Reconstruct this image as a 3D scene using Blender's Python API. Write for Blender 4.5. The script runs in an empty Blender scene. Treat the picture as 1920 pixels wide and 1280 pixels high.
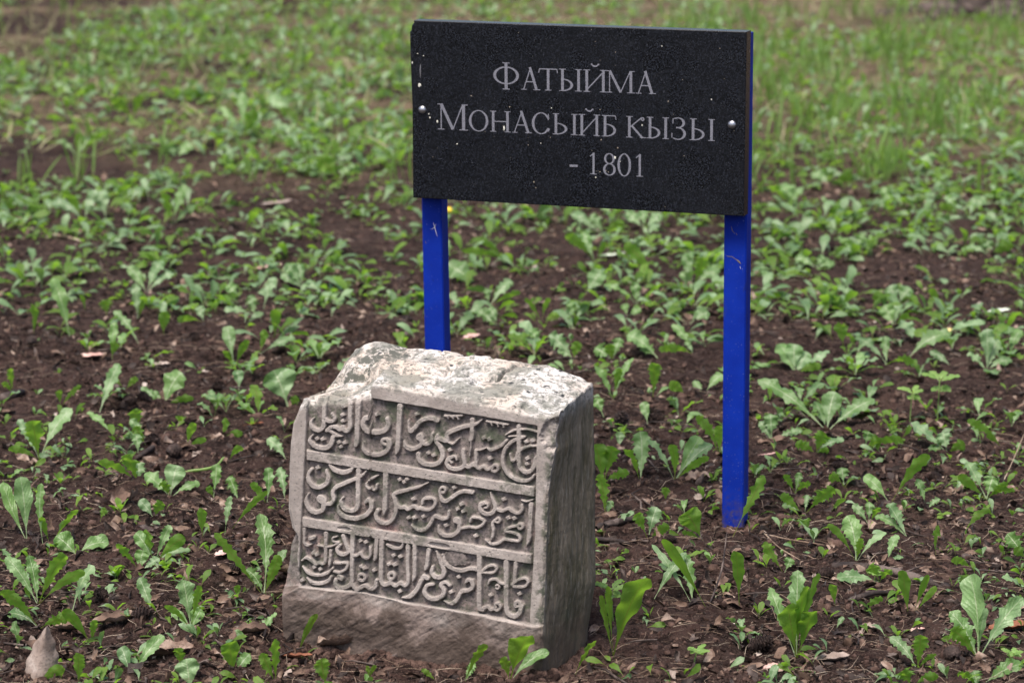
import bpy, math, random
import numpy as np
from mathutils import Vector, Matrix
rng = np.random.default_rng(7)
random.seed(7)
sc = bpy.context.scene
col = sc.collection

# ------------------------------------------------------------------ camera, sky, sun, exposure
F = 5333.0; H = 1.29; PITCH = math.atan(1120 / F)          # focal length in photograph pixels
cam_d = bpy.data.cameras.new('camera'); cam = bpy.data.objects.new('camera', cam_d); col.objects.link(cam)
cam_d.sensor_width = 36; cam_d.lens = F * 36 / 1920
cam_d.clip_start = .1; cam_d.clip_end = 3000
cam.location = (0, 0, H); cam.rotation_euler = (math.pi / 2 - PITCH, 0, 0)
cam_d.dof.use_dof = True; cam_d.dof.focus_distance = 4.35; cam_d.dof.aperture_fstop = 6.6
cam_d.dof.aperture_blades = 9
sc.camera = cam
SUN_EL, SUN_AZ = math.radians(66), math.radians(-150)      # soft light from high up, over the left shoulder
w = bpy.data.worlds.new('World'); sc.world = w; w.use_nodes = True
nt = w.node_tree; bg = nt.nodes['Background']
sky = nt.nodes.new('ShaderNodeTexSky'); sky.sky_type = 'NISHITA'; sky.sun_disc = False
sky.sun_elevation = SUN_EL; sky.sun_rotation = SUN_AZ; sky.dust_density = 4.0; sky.air_density = 1.0
nt.links.new(sky.outputs[0], bg.inputs[0]); bg.inputs[1].default_value = .078
sun_d = bpy.data.lights.new('sun', 'SUN'); sun = bpy.data.objects.new('sun', sun_d); col.objects.link(sun)
sun_d.energy = 1.85; sun_d.angle = math.radians(24); sun_d.color = (1, .945, .87)
sv = Vector((math.sin(SUN_AZ) * math.cos(SUN_EL), math.cos(SUN_AZ) * math.cos(SUN_EL), math.sin(SUN_EL)))
sun.rotation_euler = sv.to_track_quat('Z', 'Y').to_euler()
sc.view_settings.view_transform = 'Standard'; sc.view_settings.look = 'None'
sc.view_settings.exposure = 1.46; sc.view_settings.gamma = 1; sc.view_settings.use_curve_mapping = False

# ------------------------------------------------------------------ projection helpers (a traced pixel becomes a point of the place)
CP = np.array([0, 0, H]); FW = np.array([0, math.cos(PITCH), -math.sin(PITCH)])
UPV = np.array([0, math.sin(PITCH), math.cos(PITCH)]); RT = np.array([1., 0, 0])
def ray(x, y):
    x = np.asarray(x, float)[..., None]; y = np.asarray(y, float)[..., None]
    return FW + RT * (x - 960) / F + UPV * (640 - y) / F
def on_plane(x, y, P, N):
    d = ray(x, y); t = np.dot(np.asarray(P) - CP, N) / (d @ N)
    return CP + d * t[..., None]
def at_depth(x, y, Y):
    d = ray(x, y); t = Y / d[..., 1]
    return CP + d * np.asarray(t)[..., None]

# ------------------------------------------------------------------ noise
_tab = np.random.default_rng(3).random(65536)
def vnoise(p, seed=0):
    p = np.asarray(p, float); i = np.floor(p).astype(np.int64); f = p - i; f = f * f * f * (f * (f * 6 - 15) + 10)
    def hsh(ix, iy, iz): return _tab[(ix * 73856093 ^ iy * 19349663 ^ iz * 83492791 ^ (seed * 2654435)) & 65535]
    x, y, z = i[..., 0], i[..., 1], i[..., 2]; fx, fy, fz = f[..., 0], f[..., 1], f[..., 2]
    def L(a, b, t): return a + (b - a) * t
    a = L(L(hsh(x, y, z), hsh(x + 1, y, z), fx), L(hsh(x, y + 1, z), hsh(x + 1, y + 1, z), fx), fy)
    b = L(L(hsh(x, y, z + 1), hsh(x + 1, y, z + 1), fx), L(hsh(x, y + 1, z + 1), hsh(x + 1, y + 1, z + 1), fx), fy)
    return L(a, b, fz) * 2 - 1
def fbm(p, o=4, seed=0):
    p = np.asarray(p, float); s = 0; a = 1; n = 0
    for k in range(o):
        s = s + a * vnoise(p * 2 ** k + k * 17.3, seed + k); n += a; a *= .5
    return s / n
def sstep(a, b, x):
    t = np.clip((x - a) / (b - a), 0, 1); return t * t * (3 - 2 * t)

# ------------------------------------------------------------------ ground height
def gh(x, y):
    x = np.asarray(x, float); y = np.asarray(y, float)
    p = np.stack([x, y, x * 0], -1)
    near = 1 - sstep(9, 16, y)
    h = .010 * fbm(p * 2.2, 3, 5)
    rough = .35 + .65 * sstep(-.15, .35, fbm(p * 1.7 + 5, 2, 9) + .35 * (1 - sstep(-.6, .3, x)) + .25 * (1 - sstep(4.2, 5., y)))
    h = h + near * rough * (.018 * fbm(p * 11, 3, 11) + .018 * np.abs(fbm(p * 30, 3, 21)))
    h = h + .05 * (fbm(p * .12, 2, 31)) * sstep(9, 40, y)
    return h
def ground_at(px, py):
    px = np.asarray(px, float); py = np.asarray(py, float); d = ray(px, py); z = np.zeros(px.shape)
    for _ in range(5):
        t = (z - H) / d[..., 2]; q = CP + d * t[..., None]; z = gh(q[..., 0], q[..., 1])
    q = CP + d * ((z - H) / d[..., 2])[..., None]
    return q

# ------------------------------------------------------------------ mesh and object helpers
def mesh(name, V, Fc, mat=None, smooth=True, uv=None, attrs=None):
    V = np.asarray(V, np.float32); me = bpy.data.meshes.new(name)
    if isinstance(Fc, np.ndarray):
        n, k = Fc.shape
        me.vertices.add(len(V)); me.vertices.foreach_set('co', V.ravel())
        me.loops.add(n * k); me.loops.foreach_set('vertex_index', Fc.astype(np.int32).ravel())
        me.polygons.add(n); me.polygons.foreach_set('loop_start', (np.arange(n) * k).astype(np.int32))
        me.update(calc_edges=True)
    else:
        me.from_pydata([tuple(map(float, v)) for v in V], [], Fc); me.update()
    if smooth: me.polygons.foreach_set('use_smooth', [True] * len(me.polygons))
    if uv is not None:
        li = np.zeros(len(me.loops), np.int32); me.loops.foreach_get('vertex_index', li)
        l = me.uv_layers.new(name='UVMap'); l.data.foreach_set('uv', np.asarray(uv, np.float32)[li].ravel())
    for k, a in (attrs or {}).items():
        at = me.attributes.new(k, 'FLOAT', 'POINT'); at.data.foreach_set('value', np.asarray(a, np.float32))
    if mat: me.materials.append(mat)
    return me
def obj(name, me, parent=None, loc=None):
    o = bpy.data.objects.new(name, me); col.objects.link(o)
    if parent is not None: o.parent = parent
    if loc is not None: o.location = loc
    return o
def tag(o, label=None, cat=None, group=None, kind=None):
    for k, v in (('label', label), ('category', cat), ('group', group), ('kind', kind)):
        if v: o[k] = v
    return o
def join(parts):
    V = []; Fc = []; U = []; n = 0
    for p in parts:
        V.append(p[0]); Fc.append(p[1] + n); n += len(p[0])
        if len(p) > 2: U.append(p[2])
    return (np.concatenate(V), np.concatenate(Fc)) + ((np.concatenate(U),) if U else ())
def scatter(tV, tF, pos, rot, scl, uv=None):
    """joins many copies of one small template: rot (n,3,3), scl (n,) or (n,3)"""
    n = len(pos); scl = np.asarray(scl);  scl = scl[:, None] if scl.ndim == 1 else scl
    V = np.einsum('nij,nkj->nki', rot, tV[None] * scl[:, None, :]) + pos[:, None, :]
    Fc = (tF[None] + (np.arange(n) * len(tV))[:, None, None]).reshape(-1, tF.shape[1])
    return (V.reshape(-1, 3), Fc) + ((np.tile(uv, (n, 1)),) if uv is not None else ())
def rots(n, tilt=.4, r=rng):
    a = r.random(n) * 2 * np.pi; b = r.normal(0, tilt, n); c = r.normal(0, tilt, n)
    def R(ax, t):
        M = np.zeros((n, 3, 3)); C, S = np.cos(t), np.sin(t); i, j = [(1, 2), (2, 0), (0, 1)][ax]
        M[:, ax, ax] = 1; M[:, i, i] = C; M[:, j, j] = C; M[:, i, j] = -S; M[:, j, i] = S; return M
    return R(2, a) @ R(0, b) @ R(1, c)
def box(c, s, M=None):
    V = np.array([[x, y, z] for x in (-.5, .5) for y in (-.5, .5) for z in (-.5, .5)]) * s
    if M is not None: V = V @ np.asarray(M).T
    return V + c, np.array([[0, 1, 3, 2], [4, 6, 7, 5], [0, 4, 5, 1], [2, 3, 7, 6], [0, 2, 6, 4], [1, 5, 7, 3]])

# ------------------------------------------------------------------ materials
class M:
    def __init__(s, name):
        s.m = bpy.data.materials.new(name); s.m.use_nodes = True; s.t = s.m.node_tree
        s.b = s.t.nodes['Principled BSDF']; s.out = s.t.nodes['Material Output']
    def n(s, typ, **k):
        nd = s.t.nodes.new(typ)
        for a, v in k.items(): setattr(nd, a, v)
        return nd
    def l(s, a, b): s.t.links.new(a, b)
    def val(s, v):
        if isinstance(v, (int, float)):
            q = s.n('ShaderNodeValue'); q.outputs[0].default_value = v; return q.outputs[0]
        return v
    def coord(s, kind='Object'): return s.n('ShaderNodeTexCoord').outputs[kind]
    def pos(s): return s.n('ShaderNodeNewGeometry').outputs['Position']
    def noise(s, vec, scale, detail=4, rough=.55, stretch=None, dist=0):
        if stretch:
            mp = s.n('ShaderNodeMapping'); mp.inputs['Scale'].default_value = stretch[:3]
            if len(stretch) > 3: mp.inputs['Rotation'].default_value = stretch[3:]
            s.l(vec, mp.inputs[0]); vec = mp.outputs[0]
        q = s.n('ShaderNodeTexNoise'); q.inputs['Scale'].default_value = scale; q.inputs['Detail'].default_value = detail
        q.inputs['Roughness'].default_value = rough; q.inputs['Distortion'].default_value = dist
        s.l(vec, q.inputs['Vector']); return q.outputs['Fac']
    def ramp(s, fac, a, b, lo=0., hi=1.):
        q = s.n('ShaderNodeMapRange', interpolation_type='SMOOTHSTEP'); s.l(fac, q.inputs[0])
        for i, v in ((1, a), (2, b), (3, lo), (4, hi)): q.inputs[i].default_value = v
        return q.outputs[0]
    def math(s, op, a, b=0.):
        q = s.n('ShaderNodeMath', operation=op)
        for i, v in ((0, a), (1, b)):
            if isinstance(v, (int, float)): q.inputs[i].default_value = v
            else: s.l(v, q.inputs[i])
        return q.outputs[0]
    def mix(s, f, a, b, mode='MIX'):
        q = s.n('ShaderNodeMix', data_type='RGBA', blend_type=mode)
        for i, v in ((0, f), (6, a), (7, b)):
            if isinstance(v, (int, float)): q.inputs[i].default_value = v
            elif isinstance(v, tuple): q.inputs[i].default_value = (*v, 1)
            else: s.l(v, q.inputs[i])
        return q.outputs[2]
    def attr(s, name): return s.n('ShaderNodeAttribute', attribute_name=name).outputs['Fac']
    def bump(s, h, strength=.5, dist=.002, prev=None):
        q = s.n('ShaderNodeBump'); q.inputs['Strength'].default_value = strength; q.inputs['Distance'].default_value = dist
        s.l(h, q.inputs['Height'])
        if prev: s.l(prev, q.inputs['Normal'])
        return q.outputs[0]
    def fin(s, c, rough=.8, bump=None, spec=None, metal=None):
        if isinstance(c, tuple): s.b.inputs['Base Color'].default_value = (*c, 1)
        else: s.l(c, s.b.inputs['Base Color'])
        if isinstance(rough, (int, float)): s.b.inputs['Roughness'].default_value = rough
        else: s.l(rough, s.b.inputs['Roughness'])
        if bump: s.l(bump, s.b.inputs['Normal'])
        if spec is not None: s.b.inputs['Specular IOR Level'].default_value = spec
        if metal: s.b.inputs['Metallic'].default_value = metal
        return s.m

def mk_soil():
    s = M('soil'); p = s.pos()
    big = s.noise(p, 3.5, 5); fine = s.noise(p, 60, 6, .7); grit = s.noise(p, 260, 3, .7)
    c = s.mix(s.ramp(big, .35, .65), (.027, .015, .013), (.074, .043, .036))
    c = s.mix(s.ramp(fine, .35, .7), c, (.080, .054, .046))
    c = s.mix(s.ramp(s.noise(p, 34, 4, .7), .50, .60, 0, .85), c, (.014, .009, .008))
    c = s.mix(s.ramp(s.noise(p, 130, 4, .75), .56, .66, 0, .7), c, (.125, .085, .070))
    c = s.mix(s.ramp(s.noise(p, 75, 3, .75), .60, .68, 0, .8), c, (.012, .008, .007))
    c = s.mix(s.ramp(s.noise(p, 95, 3, .8), .62, .68, 0, .75), c, (.17, .115, .095))
    c = s.mix(s.ramp(grit, .62, .70, 0, .8), c, (.28, .21, .17))
    # dry straw and needle litter in the grassy part farther back
    sep = s.n('ShaderNodeSeparateXYZ'); s.l(p, sep.inputs[0])
    far = s.ramp(sep.outputs[1], 7.4, 10.5)
    st = s.noise(p, 1.6, 4, .6)
    far2 = s.math('MULTIPLY', s.math('MULTIPLY', far, s.ramp(s.noise(p, 7, 5, .7), .38, .58, .25, 1)), s.ramp(s.math('ADD', st, s.math('MULTIPLY', sep.outputs[0], .05)), .36, .52))
    straw = s.mix(s.ramp(fine, .3, .7), (.13, .088, .060), (.33, .25, .16))
    c = s.mix(far2, c, straw)
    b = s.bump(fine, 1., .022); b = s.bump(s.noise(p, 150, 4, .75), 1., .010, b); b = s.bump(grit, 1., .004, b)
    return s.fin(c, .95, b, .08)
def mk_clod():
    s = M('clod'); p = s.pos()
    c = s.mix(s.ramp(s.noise(p, 45, 4), .35, .65), (.024, .014, .012), (.135, .084, .068))
    return s.fin(c, .92, s.bump(s.noise(p, 220, 4, .7), 1, .006), .1)
def mk_litter(name, c1, c2, c3, sc_=25):
    s = M(name); p = s.pos()
    f = s.noise(p, sc_, 2); c = s.mix(s.ramp(f, .35, .5), c1, c2); c = s.mix(s.ramp(f, .52, .66), c, c3)
    c = s.mix(s.ramp(s.noise(p, 300, 3), .5, .7, 0, .5), c, tuple(x * .45 for x in c1))
    return s.fin(c, .75, s.bump(s.noise(p, 300, 3), .6, .002), .3)
def mk_leaf(name, c1, c2, vein, trans, rough=.42, tr=.42, alt=(.15, .29, .05)):
    s = M(name); p = s.pos(); uv = s.coord('UV'); oi = s.n('ShaderNodeObjectInfo').outputs['Random']
    sep = s.n('ShaderNodeSeparateXYZ'); s.l(uv, sep.inputs[0])
    u = s.math('ABSOLUTE', s.math('SUBTRACT', sep.outputs[1], .5))
    c = s.mix(s.ramp(s.noise(p, 13, 3), .35, .65), c1, c2)
    c = s.mix(s.math('MULTIPLY', oi, .7), c, alt)
    c = s.mix(s.ramp(s.noise(p, 5, 3), .3, .7), c, s.mix(1., c, (.62, .66, .55), 'MULTIPLY'))
    c = s.mix(s.ramp(s.noise(p, 38, 4, .7), .66, .74, 0, .6), c, (.22, .17, .06))
    c = s.mix(s.ramp(s.noise(p, 190, 3), .58, .75, 0, .35), c, tuple(x * .5 for x in c1))
    # side veins
    wv = s.n('ShaderNodeTexWave', wave_type='BANDS', bands_direction='X'); wv.inputs['Scale'].default_value = 3.2
    cb = s.n('ShaderNodeCombineXYZ'); s.l(s.math('SUBTRACT', sep.outputs[0], s.math('MULTIPLY', u, .55)), cb.inputs[0]); s.l(cb.outputs[0], wv.inputs[0])
    vv = s.ramp(wv.outputs['Fac'], .80, .99, 0, .16)
    c = s.mix(vv, c, vein)
    mid = s.ramp(s.math('SUBTRACT', u, s.math('MULTIPLY', s.math('SUBTRACT', 1., sep.outputs[0]), .035)), .0, .017, 1, 0)
    petiole = s.ramp(sep.outputs[0], .05, .3, .8, 0)
    c = s.mix(s.math('MAXIMUM', mid, petiole), c, vein)
    b = s.bump(wv.outputs['Fac'], .18, .002); b = s.bump(s.noise(p, 110, 3), .8, .003, b)
    s.fin(c, rough, b, .5)
    tl = s.n('ShaderNodeBsdfTranslucent'); s.l(s.mix(.75, c, trans), tl.inputs[0])
    mx = s.n('ShaderNodeMixShader'); mx.inputs[0].default_value = tr
    s.l(s.b.outputs[0], mx.inputs[1]); s.l(tl.outputs[0], mx.inputs[2]); s.l(mx.outputs[0], s.out.inputs[0])
    return s.m
SOIL = mk_soil(); CLOD = mk_clod()
LITTER = mk_litter('dry_litter', (.07, .045, .036), (.14, .095, .075), (.26, .19, .155))
STRAW = mk_litter('straw', (.18, .12, .085), (.30, .22, .16), (.42, .34, .26), 9)
CONE = mk_litter('cone_scale', (.018, .011, .010), (.035, .022, .019), (.065, .043, .036), 90)
LEAF_G = mk_leaf('leaf_skylit_tone', (.092, .180, .068), (.245, .355, .190), (.32, .38, .22), (.26, .50, .06), .40, .30)  # grey-green with the sky sheen of upper leaf faces mixed into the colour
LEAF_Y = mk_leaf('leaf_backlit_tone', (.105, .225, .022), (.200, .340, .045), (.15, .09, .035), (.36, .66, .05), .55, .48, (.10, .20, .03))  # young yellow-green, with the backlit glow of undersides put into the colour
LEAF_L = mk_leaf('leaf_pale', (.20, .36, .09), (.30, .46, .13), (.30, .42, .14), (.45, .7, .12), .5, .4)
GRASS = mk_leaf('grass_blade', (.095, .19, .040), (.20, .31, .08), (.22, .26, .09), (.35, .55, .08), .5, .4)
DRYGRASS = mk_leaf('dry_blade', (.26, .21, .13), (.36, .29, .18), (.3, .24, .15), (.5, .4, .2), .6, .2)
DEAD = mk_litter('dead_leaf', (.060, .034, .024), (.140, .088, .064), (.30, .22, .175), 30)
DEADPALE = mk_litter('dead_leaf_grey', (.20, .15, .125), (.30, .235, .20), (.40, .33, .29), 30)
PINKLEAF = mk_litter('pink_leaf', (.38, .22, .19), (.50, .31, .27), (.60, .42, .37), 40)
WHITELEAF = mk_litter('white_leaf', (.42, .46, .38), (.52, .56, .46), (.62, .64, .52), 40)
YELLOWLEAF = mk_litter('yellow_leaf', (.50, .38, .10), (.62, .50, .18), (.66, .58, .30), 40)
RUSTLEAF = mk_litter('rust_leaf', (.13, .045, .025), (.20, .075, .04), (.26, .12, .07), 30)
BARK = mk_litter('bark', (.018, .012, .011), (.042, .029, .025), (.12, .09, .078), 30)

def mk_granite():
    s = M('polished_granite'); p = s.coord()
    v = s.n('ShaderNodeTexVoronoi'); v.inputs['Scale'].default_value = 900; s.l(p, v.inputs['Vector'])
    c = s.mix(s.ramp(s.noise(p, 380, 3, .7), .46, .66), (.0020, .0026, .0038), (.019, .022, .031))
    c = s.mix(s.ramp(s.noise(p, 620, 2, .8), .62, .70, 0, .8), c, (.10, .105, .125))
    c = s.mix(s.ramp(s.noise(p, 9, 4, .6, (1, 1, 2.2)), .4, .8, 0, .14), c, (.028, .03, .036))
    c = s.mix(s.ramp(s.noise(p, 210, 1, .4), .80, .82, 0, .9), c, (.35, .30, .24))
    return s.fin(c, s.ramp(s.noise(p, 14, 3), .3, .7, .26, .30), None, .30)
def mk_engrave():
    s = M('engraved_grey'); p = s.coord()
    c = s.mix(s.ramp(s.noise(p, 850, 3, .8), .36, .6), (.09, .09, .112), (.215, .215, .25))
    return s.fin(c, .8)
def mk_blue():
    s = M('blue_paint'); p = s.coord()
    c = s.mix(s.ramp(s.noise(p, 18, 3), .3, .7), (.0010, .017, .24), (.0018, .024, .30))
    c = s.mix(s.ramp(s.noise(p, 420, 2, .5), .70, .73, 0, .6), c, (.20, .24, .40))
    sep = s.n('ShaderNodeSeparateXYZ'); s.l(p, sep.inputs[0])
    dirt = s.math('MULTIPLY', s.ramp(sep.outputs[2], .0, .07, 1, 0), s.ramp(s.noise(p, 80, 4), .35, .7))
    c = s.mix(dirt, c, (.07, .05, .045))
    c = s.mix(s.ramp(s.noise(p, 60, 3, .6, (1, 1, .35)), .66, .72, 0, .5), c, (.010, .018, .12))
    c = s.mix(s.ramp(s.noise(p, 26, 4, .7, (1, 1, .22)), .60, .68, 0, .55), c, (.030, .045, .13))
    c = s.mix(s.math('MULTIPLY', s.ramp(sep.outputs[2], .0, .16, 1, 0), s.ramp(s.noise(p, 130, 5, .8), .56, .70, 0, .8)), c, (.06, .042, .04))
    return s.fin(c, .6, s.bump(s.noise(p, 250, 2), .2, .0008), .16)
GRANITE = mk_granite(); ENGRAVE = mk_engrave(); BLUE = mk_blue()
STEEL = M('screw_steel').fin((.42, .42, .45), .32, None, None, .9)
BIRD = M('bird_dropping').fin((.62, .60, .52), .7)
PETAL = M('yellow_petal').fin((.75, .50, .03), .6)

def mk_stone():
    s = M('carved_limestone'); p = s.coord(); top = s.attr('top'); side = s.attr('side'); fld = s.attr('field'); low = s.attr('low')
    n1 = s.noise(p, 14, 5, .6); n2 = s.noise(p, 75, 5, .7); n3 = s.noise(p, 260, 4, .7)
    # front: grey-mauve dressed stone
    c = s.mix(s.ramp(n1, .35, .65), (.265, .228, .205), (.395, .345, .315))
    c = s.mix(s.ramp(n2, .40, .68, 0, .55), c, (.23, .195, .18))
    c = s.mix(s.ramp(s.noise(p, 330, 3, .6), .61, .67, 0, .8), c, (.055, .055, .05))
    # sunken field: rough, lichen and grime
    f = s.mix(s.ramp(n2, .38, .62), (.205, .168, .157), (.105, .090, .082))
    f = s.mix(s.ramp(s.noise(p, 9, 4, .65), .56, .68, 0, .65), f, (.36, .215, .19))
    f = s.mix(s.ramp(s.noise(p, 26, 5, .75), .50, .62, 0, .8), f, (.075, .085, .055))
    f = s.mix(s.ramp(n3, .52, .62, 0, .8), f, (.055, .05, .045))
    c = s.mix(fld, c, f)
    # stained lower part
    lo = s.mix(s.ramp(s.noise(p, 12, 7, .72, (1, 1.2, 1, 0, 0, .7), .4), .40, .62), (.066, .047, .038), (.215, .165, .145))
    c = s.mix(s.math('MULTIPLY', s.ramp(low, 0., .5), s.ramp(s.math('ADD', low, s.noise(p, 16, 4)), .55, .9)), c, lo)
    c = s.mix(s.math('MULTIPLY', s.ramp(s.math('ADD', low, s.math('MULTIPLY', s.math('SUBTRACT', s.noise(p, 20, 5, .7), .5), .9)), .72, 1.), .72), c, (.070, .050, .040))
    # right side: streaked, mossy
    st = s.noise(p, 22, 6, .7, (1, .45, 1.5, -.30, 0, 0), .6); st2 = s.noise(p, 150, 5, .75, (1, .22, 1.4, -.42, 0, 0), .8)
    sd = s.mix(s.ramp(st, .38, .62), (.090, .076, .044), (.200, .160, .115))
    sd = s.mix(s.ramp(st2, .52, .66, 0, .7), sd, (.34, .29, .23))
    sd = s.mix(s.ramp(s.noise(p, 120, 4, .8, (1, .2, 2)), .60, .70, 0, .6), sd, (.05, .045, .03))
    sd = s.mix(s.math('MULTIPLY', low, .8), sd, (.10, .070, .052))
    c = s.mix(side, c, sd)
    # top: white crust, dark lichen patches
    tp = s.mix(s.ramp(n1, .35, .65), (.52, .49, .465), (.47, .39, .33))
    tp = s.mix(s.ramp(s.noise(p, 17, 6, .72), .47, .56, 0, .80), tp, (.155, .155, .13))
    tp = s.mix(s.ramp(s.noise(p, 110, 5, .75), .50, .58, 0, .78), tp, (.09, .09, .078))
    tp = s.mix(s.ramp(s.noise(p, 330, 3, .7), .60, .70, 0, .7), tp, (.07, .07, .06))
    tp = s.mix(s.ramp(s.noise(p, 13, 3, .5, (1, 1, 1.3)), .70, .74, 0, .7), tp, (.42, .33, .12))
    c = s.mix(top, c, tp)
    vo = s.n('ShaderNodeTexVoronoi'); vo.inputs['Scale'].default_value = 62; s.l(p, vo.inputs['Vector'])
    spot = s.math('MULTIPLY', s.math('MULTIPLY', s.ramp(s.math('ADD', vo.outputs['Distance'], s.math('MULTIPLY', n3, .35)), .34, .42, 1, 0), s.ramp(s.noise(p, 30, 2), .50, .56)), s.ramp(top, .1, .5))
    c = s.mix(spot, c, (.030, .032, .034))
    mossy = s.math('MULTIPLY', s.attr('moss'), s.ramp(n2, .40, .56))
    c = s.mix(mossy, c, s.mix(top, (.050, .062, .040), (.085, .085, .072)))
    b = s.bump(n2, .55, .003); b = s.bump(n3, .6, .0012, b)
    q = s.bump(st2, .8, .004, b); mxn = s.n('ShaderNodeMix', data_type='VECTOR'); s.l(side, mxn.inputs[0]); s.l(b, mxn.inputs[4]); s.l(q, mxn.inputs[5])
    return s.fin(c, .85, mxn.outputs[1], .3)
STONE = mk_stone()

# ------------------------------------------------------------------ ground sheet
def axis(lo, hi, step, grow, far):
    a = list(np.arange(lo, hi, step)); s = step; x = a[-1]
    while x < far: s *= grow; x += s; a.append(x)
    return a
ys = axis(3.2, 6.0, .0100, 1.035, 900)
s_ = .008; y0 = 3.2; back = []
while y0 > -60: s_ *= 1.16; y0 -= s_; back.append(y0)
ys = np.array(back[::-1] + ys)
xr = axis(0, 1.0, .0095, 1.055, 700); xs = np.array([-v for v in xr[::-1]][:-1] + xr)
X, Y = np.meshgrid(xs, ys); Z = gh(X, Y)
nx, ny = len(xs), len(ys); idx = np.arange(nx * ny).reshape(ny, nx)
Fq = np.stack([idx[:-1, :-1], idx[:-1, 1:], idx[1:, 1:], idx[1:, :-1]], -1).reshape(-1, 4)
g = obj('ground', mesh('ground', np.stack([X, Y, Z], -1).reshape(-1, 3), Fq, SOIL)); tag(g, 'dark brown bare soil with straw litter farther back', kind='structure')

# ------------------------------------------------------------------ sign: granite plaque on two blue posts
YAW = math.radians(19.5)
SN = np.array([-math.sin(YAW), -math.cos(YAW), 0]); SU = np.array([math.cos(YAW), -math.sin(YAW), 0]); SZ = np.array([0, 0, 1.])
base = ground_at(1380, 992); base[2] = 0
S0 = base + SN * .030                                     # plaque front plane passes here
def plq(x, y, off=0): return on_plane(x, y, S0 + SN * off, SN)
sign = tag(obj('memorial_sign', None, loc=base), 'black granite name plaque screwed to two bright blue square posts behind the carved stone', 'sign')
def loc(V): return np.asarray(V) - base
def uvz(P): return np.array([np.dot(P - base, SU), P[2]])
pc = [uvz(plq(*q)) for q in ((772, 40), (1400.6, 58.3), (1393.7, 404.6), (774, 371.8))]
u0, u1 = (pc[0][0] + pc[3][0]) / 2, (pc[1][0] + pc[2][0]) / 2; zt, zb = (pc[0][1] + pc[1][1]) / 2, (pc[2][1] + pc[3][1]) / 2
def plaque_mesh():
    b = .0012; out = [(u0 + .004, zt), (u1, zt), (u1, zb), (u0, zb), (u0, zt - .15), (u0 - .003, zt - .052), (u0 - .0035, zt - .020), (u0 - .001, zt - .017), (u0 + .0005, zt - .008), (u0 + .004, zt - .004)]
    o = np.array(out); c = o.mean(0); V = []; k = len(o)
    inn = o.copy(); inn[:, 0] += np.where(o[:, 0] > c[0], -b, b); inn[:, 1] += np.where(o[:, 1] > c[1], -b, b)
    for q, w_ in ((inn, 0), (o, -b), (o, -.027), (inn, -.028)):
        for u, z in q: V.append(base + SU * u + SZ * z + SN * (.030 + w_))
    V = np.array(V); V[:, 2] = V[:, 2]
    Fc = [list(range(k))[::-1], list(range(3 * k, 4 * k))]
    for r in range(3):
        for i in range(k):
            j = (i + 1) % k; Fc.append([r * k + i, r * k + j, (r + 1) * k + j, (r + 1) * k + i])
    return mesh('granite_plaque', loc(V), Fc, GRANITE, smooth=False)
plaque = obj('granite_plaque', plaque_mesh(), sign)
def post(pts):                                            # front-face edges traced top-left, top-right, bottom-left, bottom-right
    P = [on_plane(*q, base + SN * .0005, SN) for q in pts]
    P = [np.array(p) for p in P]
    def ext(a, b, z): t = (z - b[2]) / (a[2] - b[2]); return b + (a - b) * t
    V = []
    ring = [(0, 0, .0015, -.0), (0, 0, 0, 0)]
    for z in (-.05, .05, .2, .4, .6, zt - .006):
        L_, R_ = ext(P[0], P[2], z), ext(P[1], P[3], z); wd = SU; r = .0022
        for du, dn in ((0, -r), (r, 0), (-r, 0), (0, -r), (0, -.038), (-r, -.040), (r, -.040), (0, -.038)):
            pass
        for e, du, dn in ((L_, 0, -r), (L_, r, 0), (R_, -r, 0), (R_, 0, -r), (R_, 0, -.030), (R_, -r, -.032), (L_, r, -.032), (L_, 0, -.030)):
            V.append(e + wd * du + SN * dn)
    Fc = []; n = 6
    for i in range(n - 1):
        for j in range(8):
            k = (j + 1) % 8; Fc.append([i * 8 + j, i * 8 + k, (i + 1) * 8 + k, (i + 1) * 8 + j])
    Fc.append([(n - 1) * 8 + j for j in range(8)])
    return mesh('post', loc(V), Fc, BLUE, smooth=False)
obj('post', post([(790, 376), (827, 376), (796, 652), (833, 652)]), sign)
obj('post', post([(1357.5, 405), (1400, 405), (1353, 985), (1393.5, 985)]), sign)
def mark(pts, r, par, mat):
    P_ = np.array([on_plane(x, y, base + SN * .0008, SN) for x, y in pts]); V = []; Fc = []
    for i, q in enumerate(P_):
        t = P_[min(i + 1, len(P_) - 1)] - P_[max(i - 1, 0)]; t /= np.linalg.norm(t); a = np.cross(t, SN); ww = r * (1 if 0 < i < len(P_) - 1 else .3)
        V += [q - a * ww, q + SN * ww * .6, q + a * ww]
        if i: k = 3 * i; Fc += [[k - 3, k - 2, k + 1, k], [k - 2, k - 1, k + 2, k + 1]]
    obj('scratch', mesh('scratch', loc(V), Fc, mat), par)
MUDDY = M('dried_mud').fin((.16, .13, .09), .9)
pl_, pr_ = [o for o in sign.children if o.name.startswith('post')]
if pl_.data.vertices[0].co.x > pr_.data.vertices[0].co.x: pl_, pr_ = pr_, pl_
mark([(1361, 479), (1366, 481), (1372, 481), (1378, 485), (1383, 489)], .0005, pr_, MUDDY); mark([(1380, 486), (1385, 490), (1389, 495)], .0016, pr_, MUDDY); mark([(1387, 499), (1389, 504)], .0010, pr_, BIRD)
mark([(1371, 424), (1373, 432), (1377, 437)], .0007, pr_, MUDDY); mark([(1380, 437), (1382, 441)], .0013, pr_, MUDDY)
mark([(812, 417), (815, 425), (817, 434), (820, 443)], .0005, pl_, BIRD); mark([(809, 430), (814, 427), (818, 420)], .0004, pl_, BIRD); mark([(797, 452), (799, 456)], .0010, pl_, MUDDY)
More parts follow.
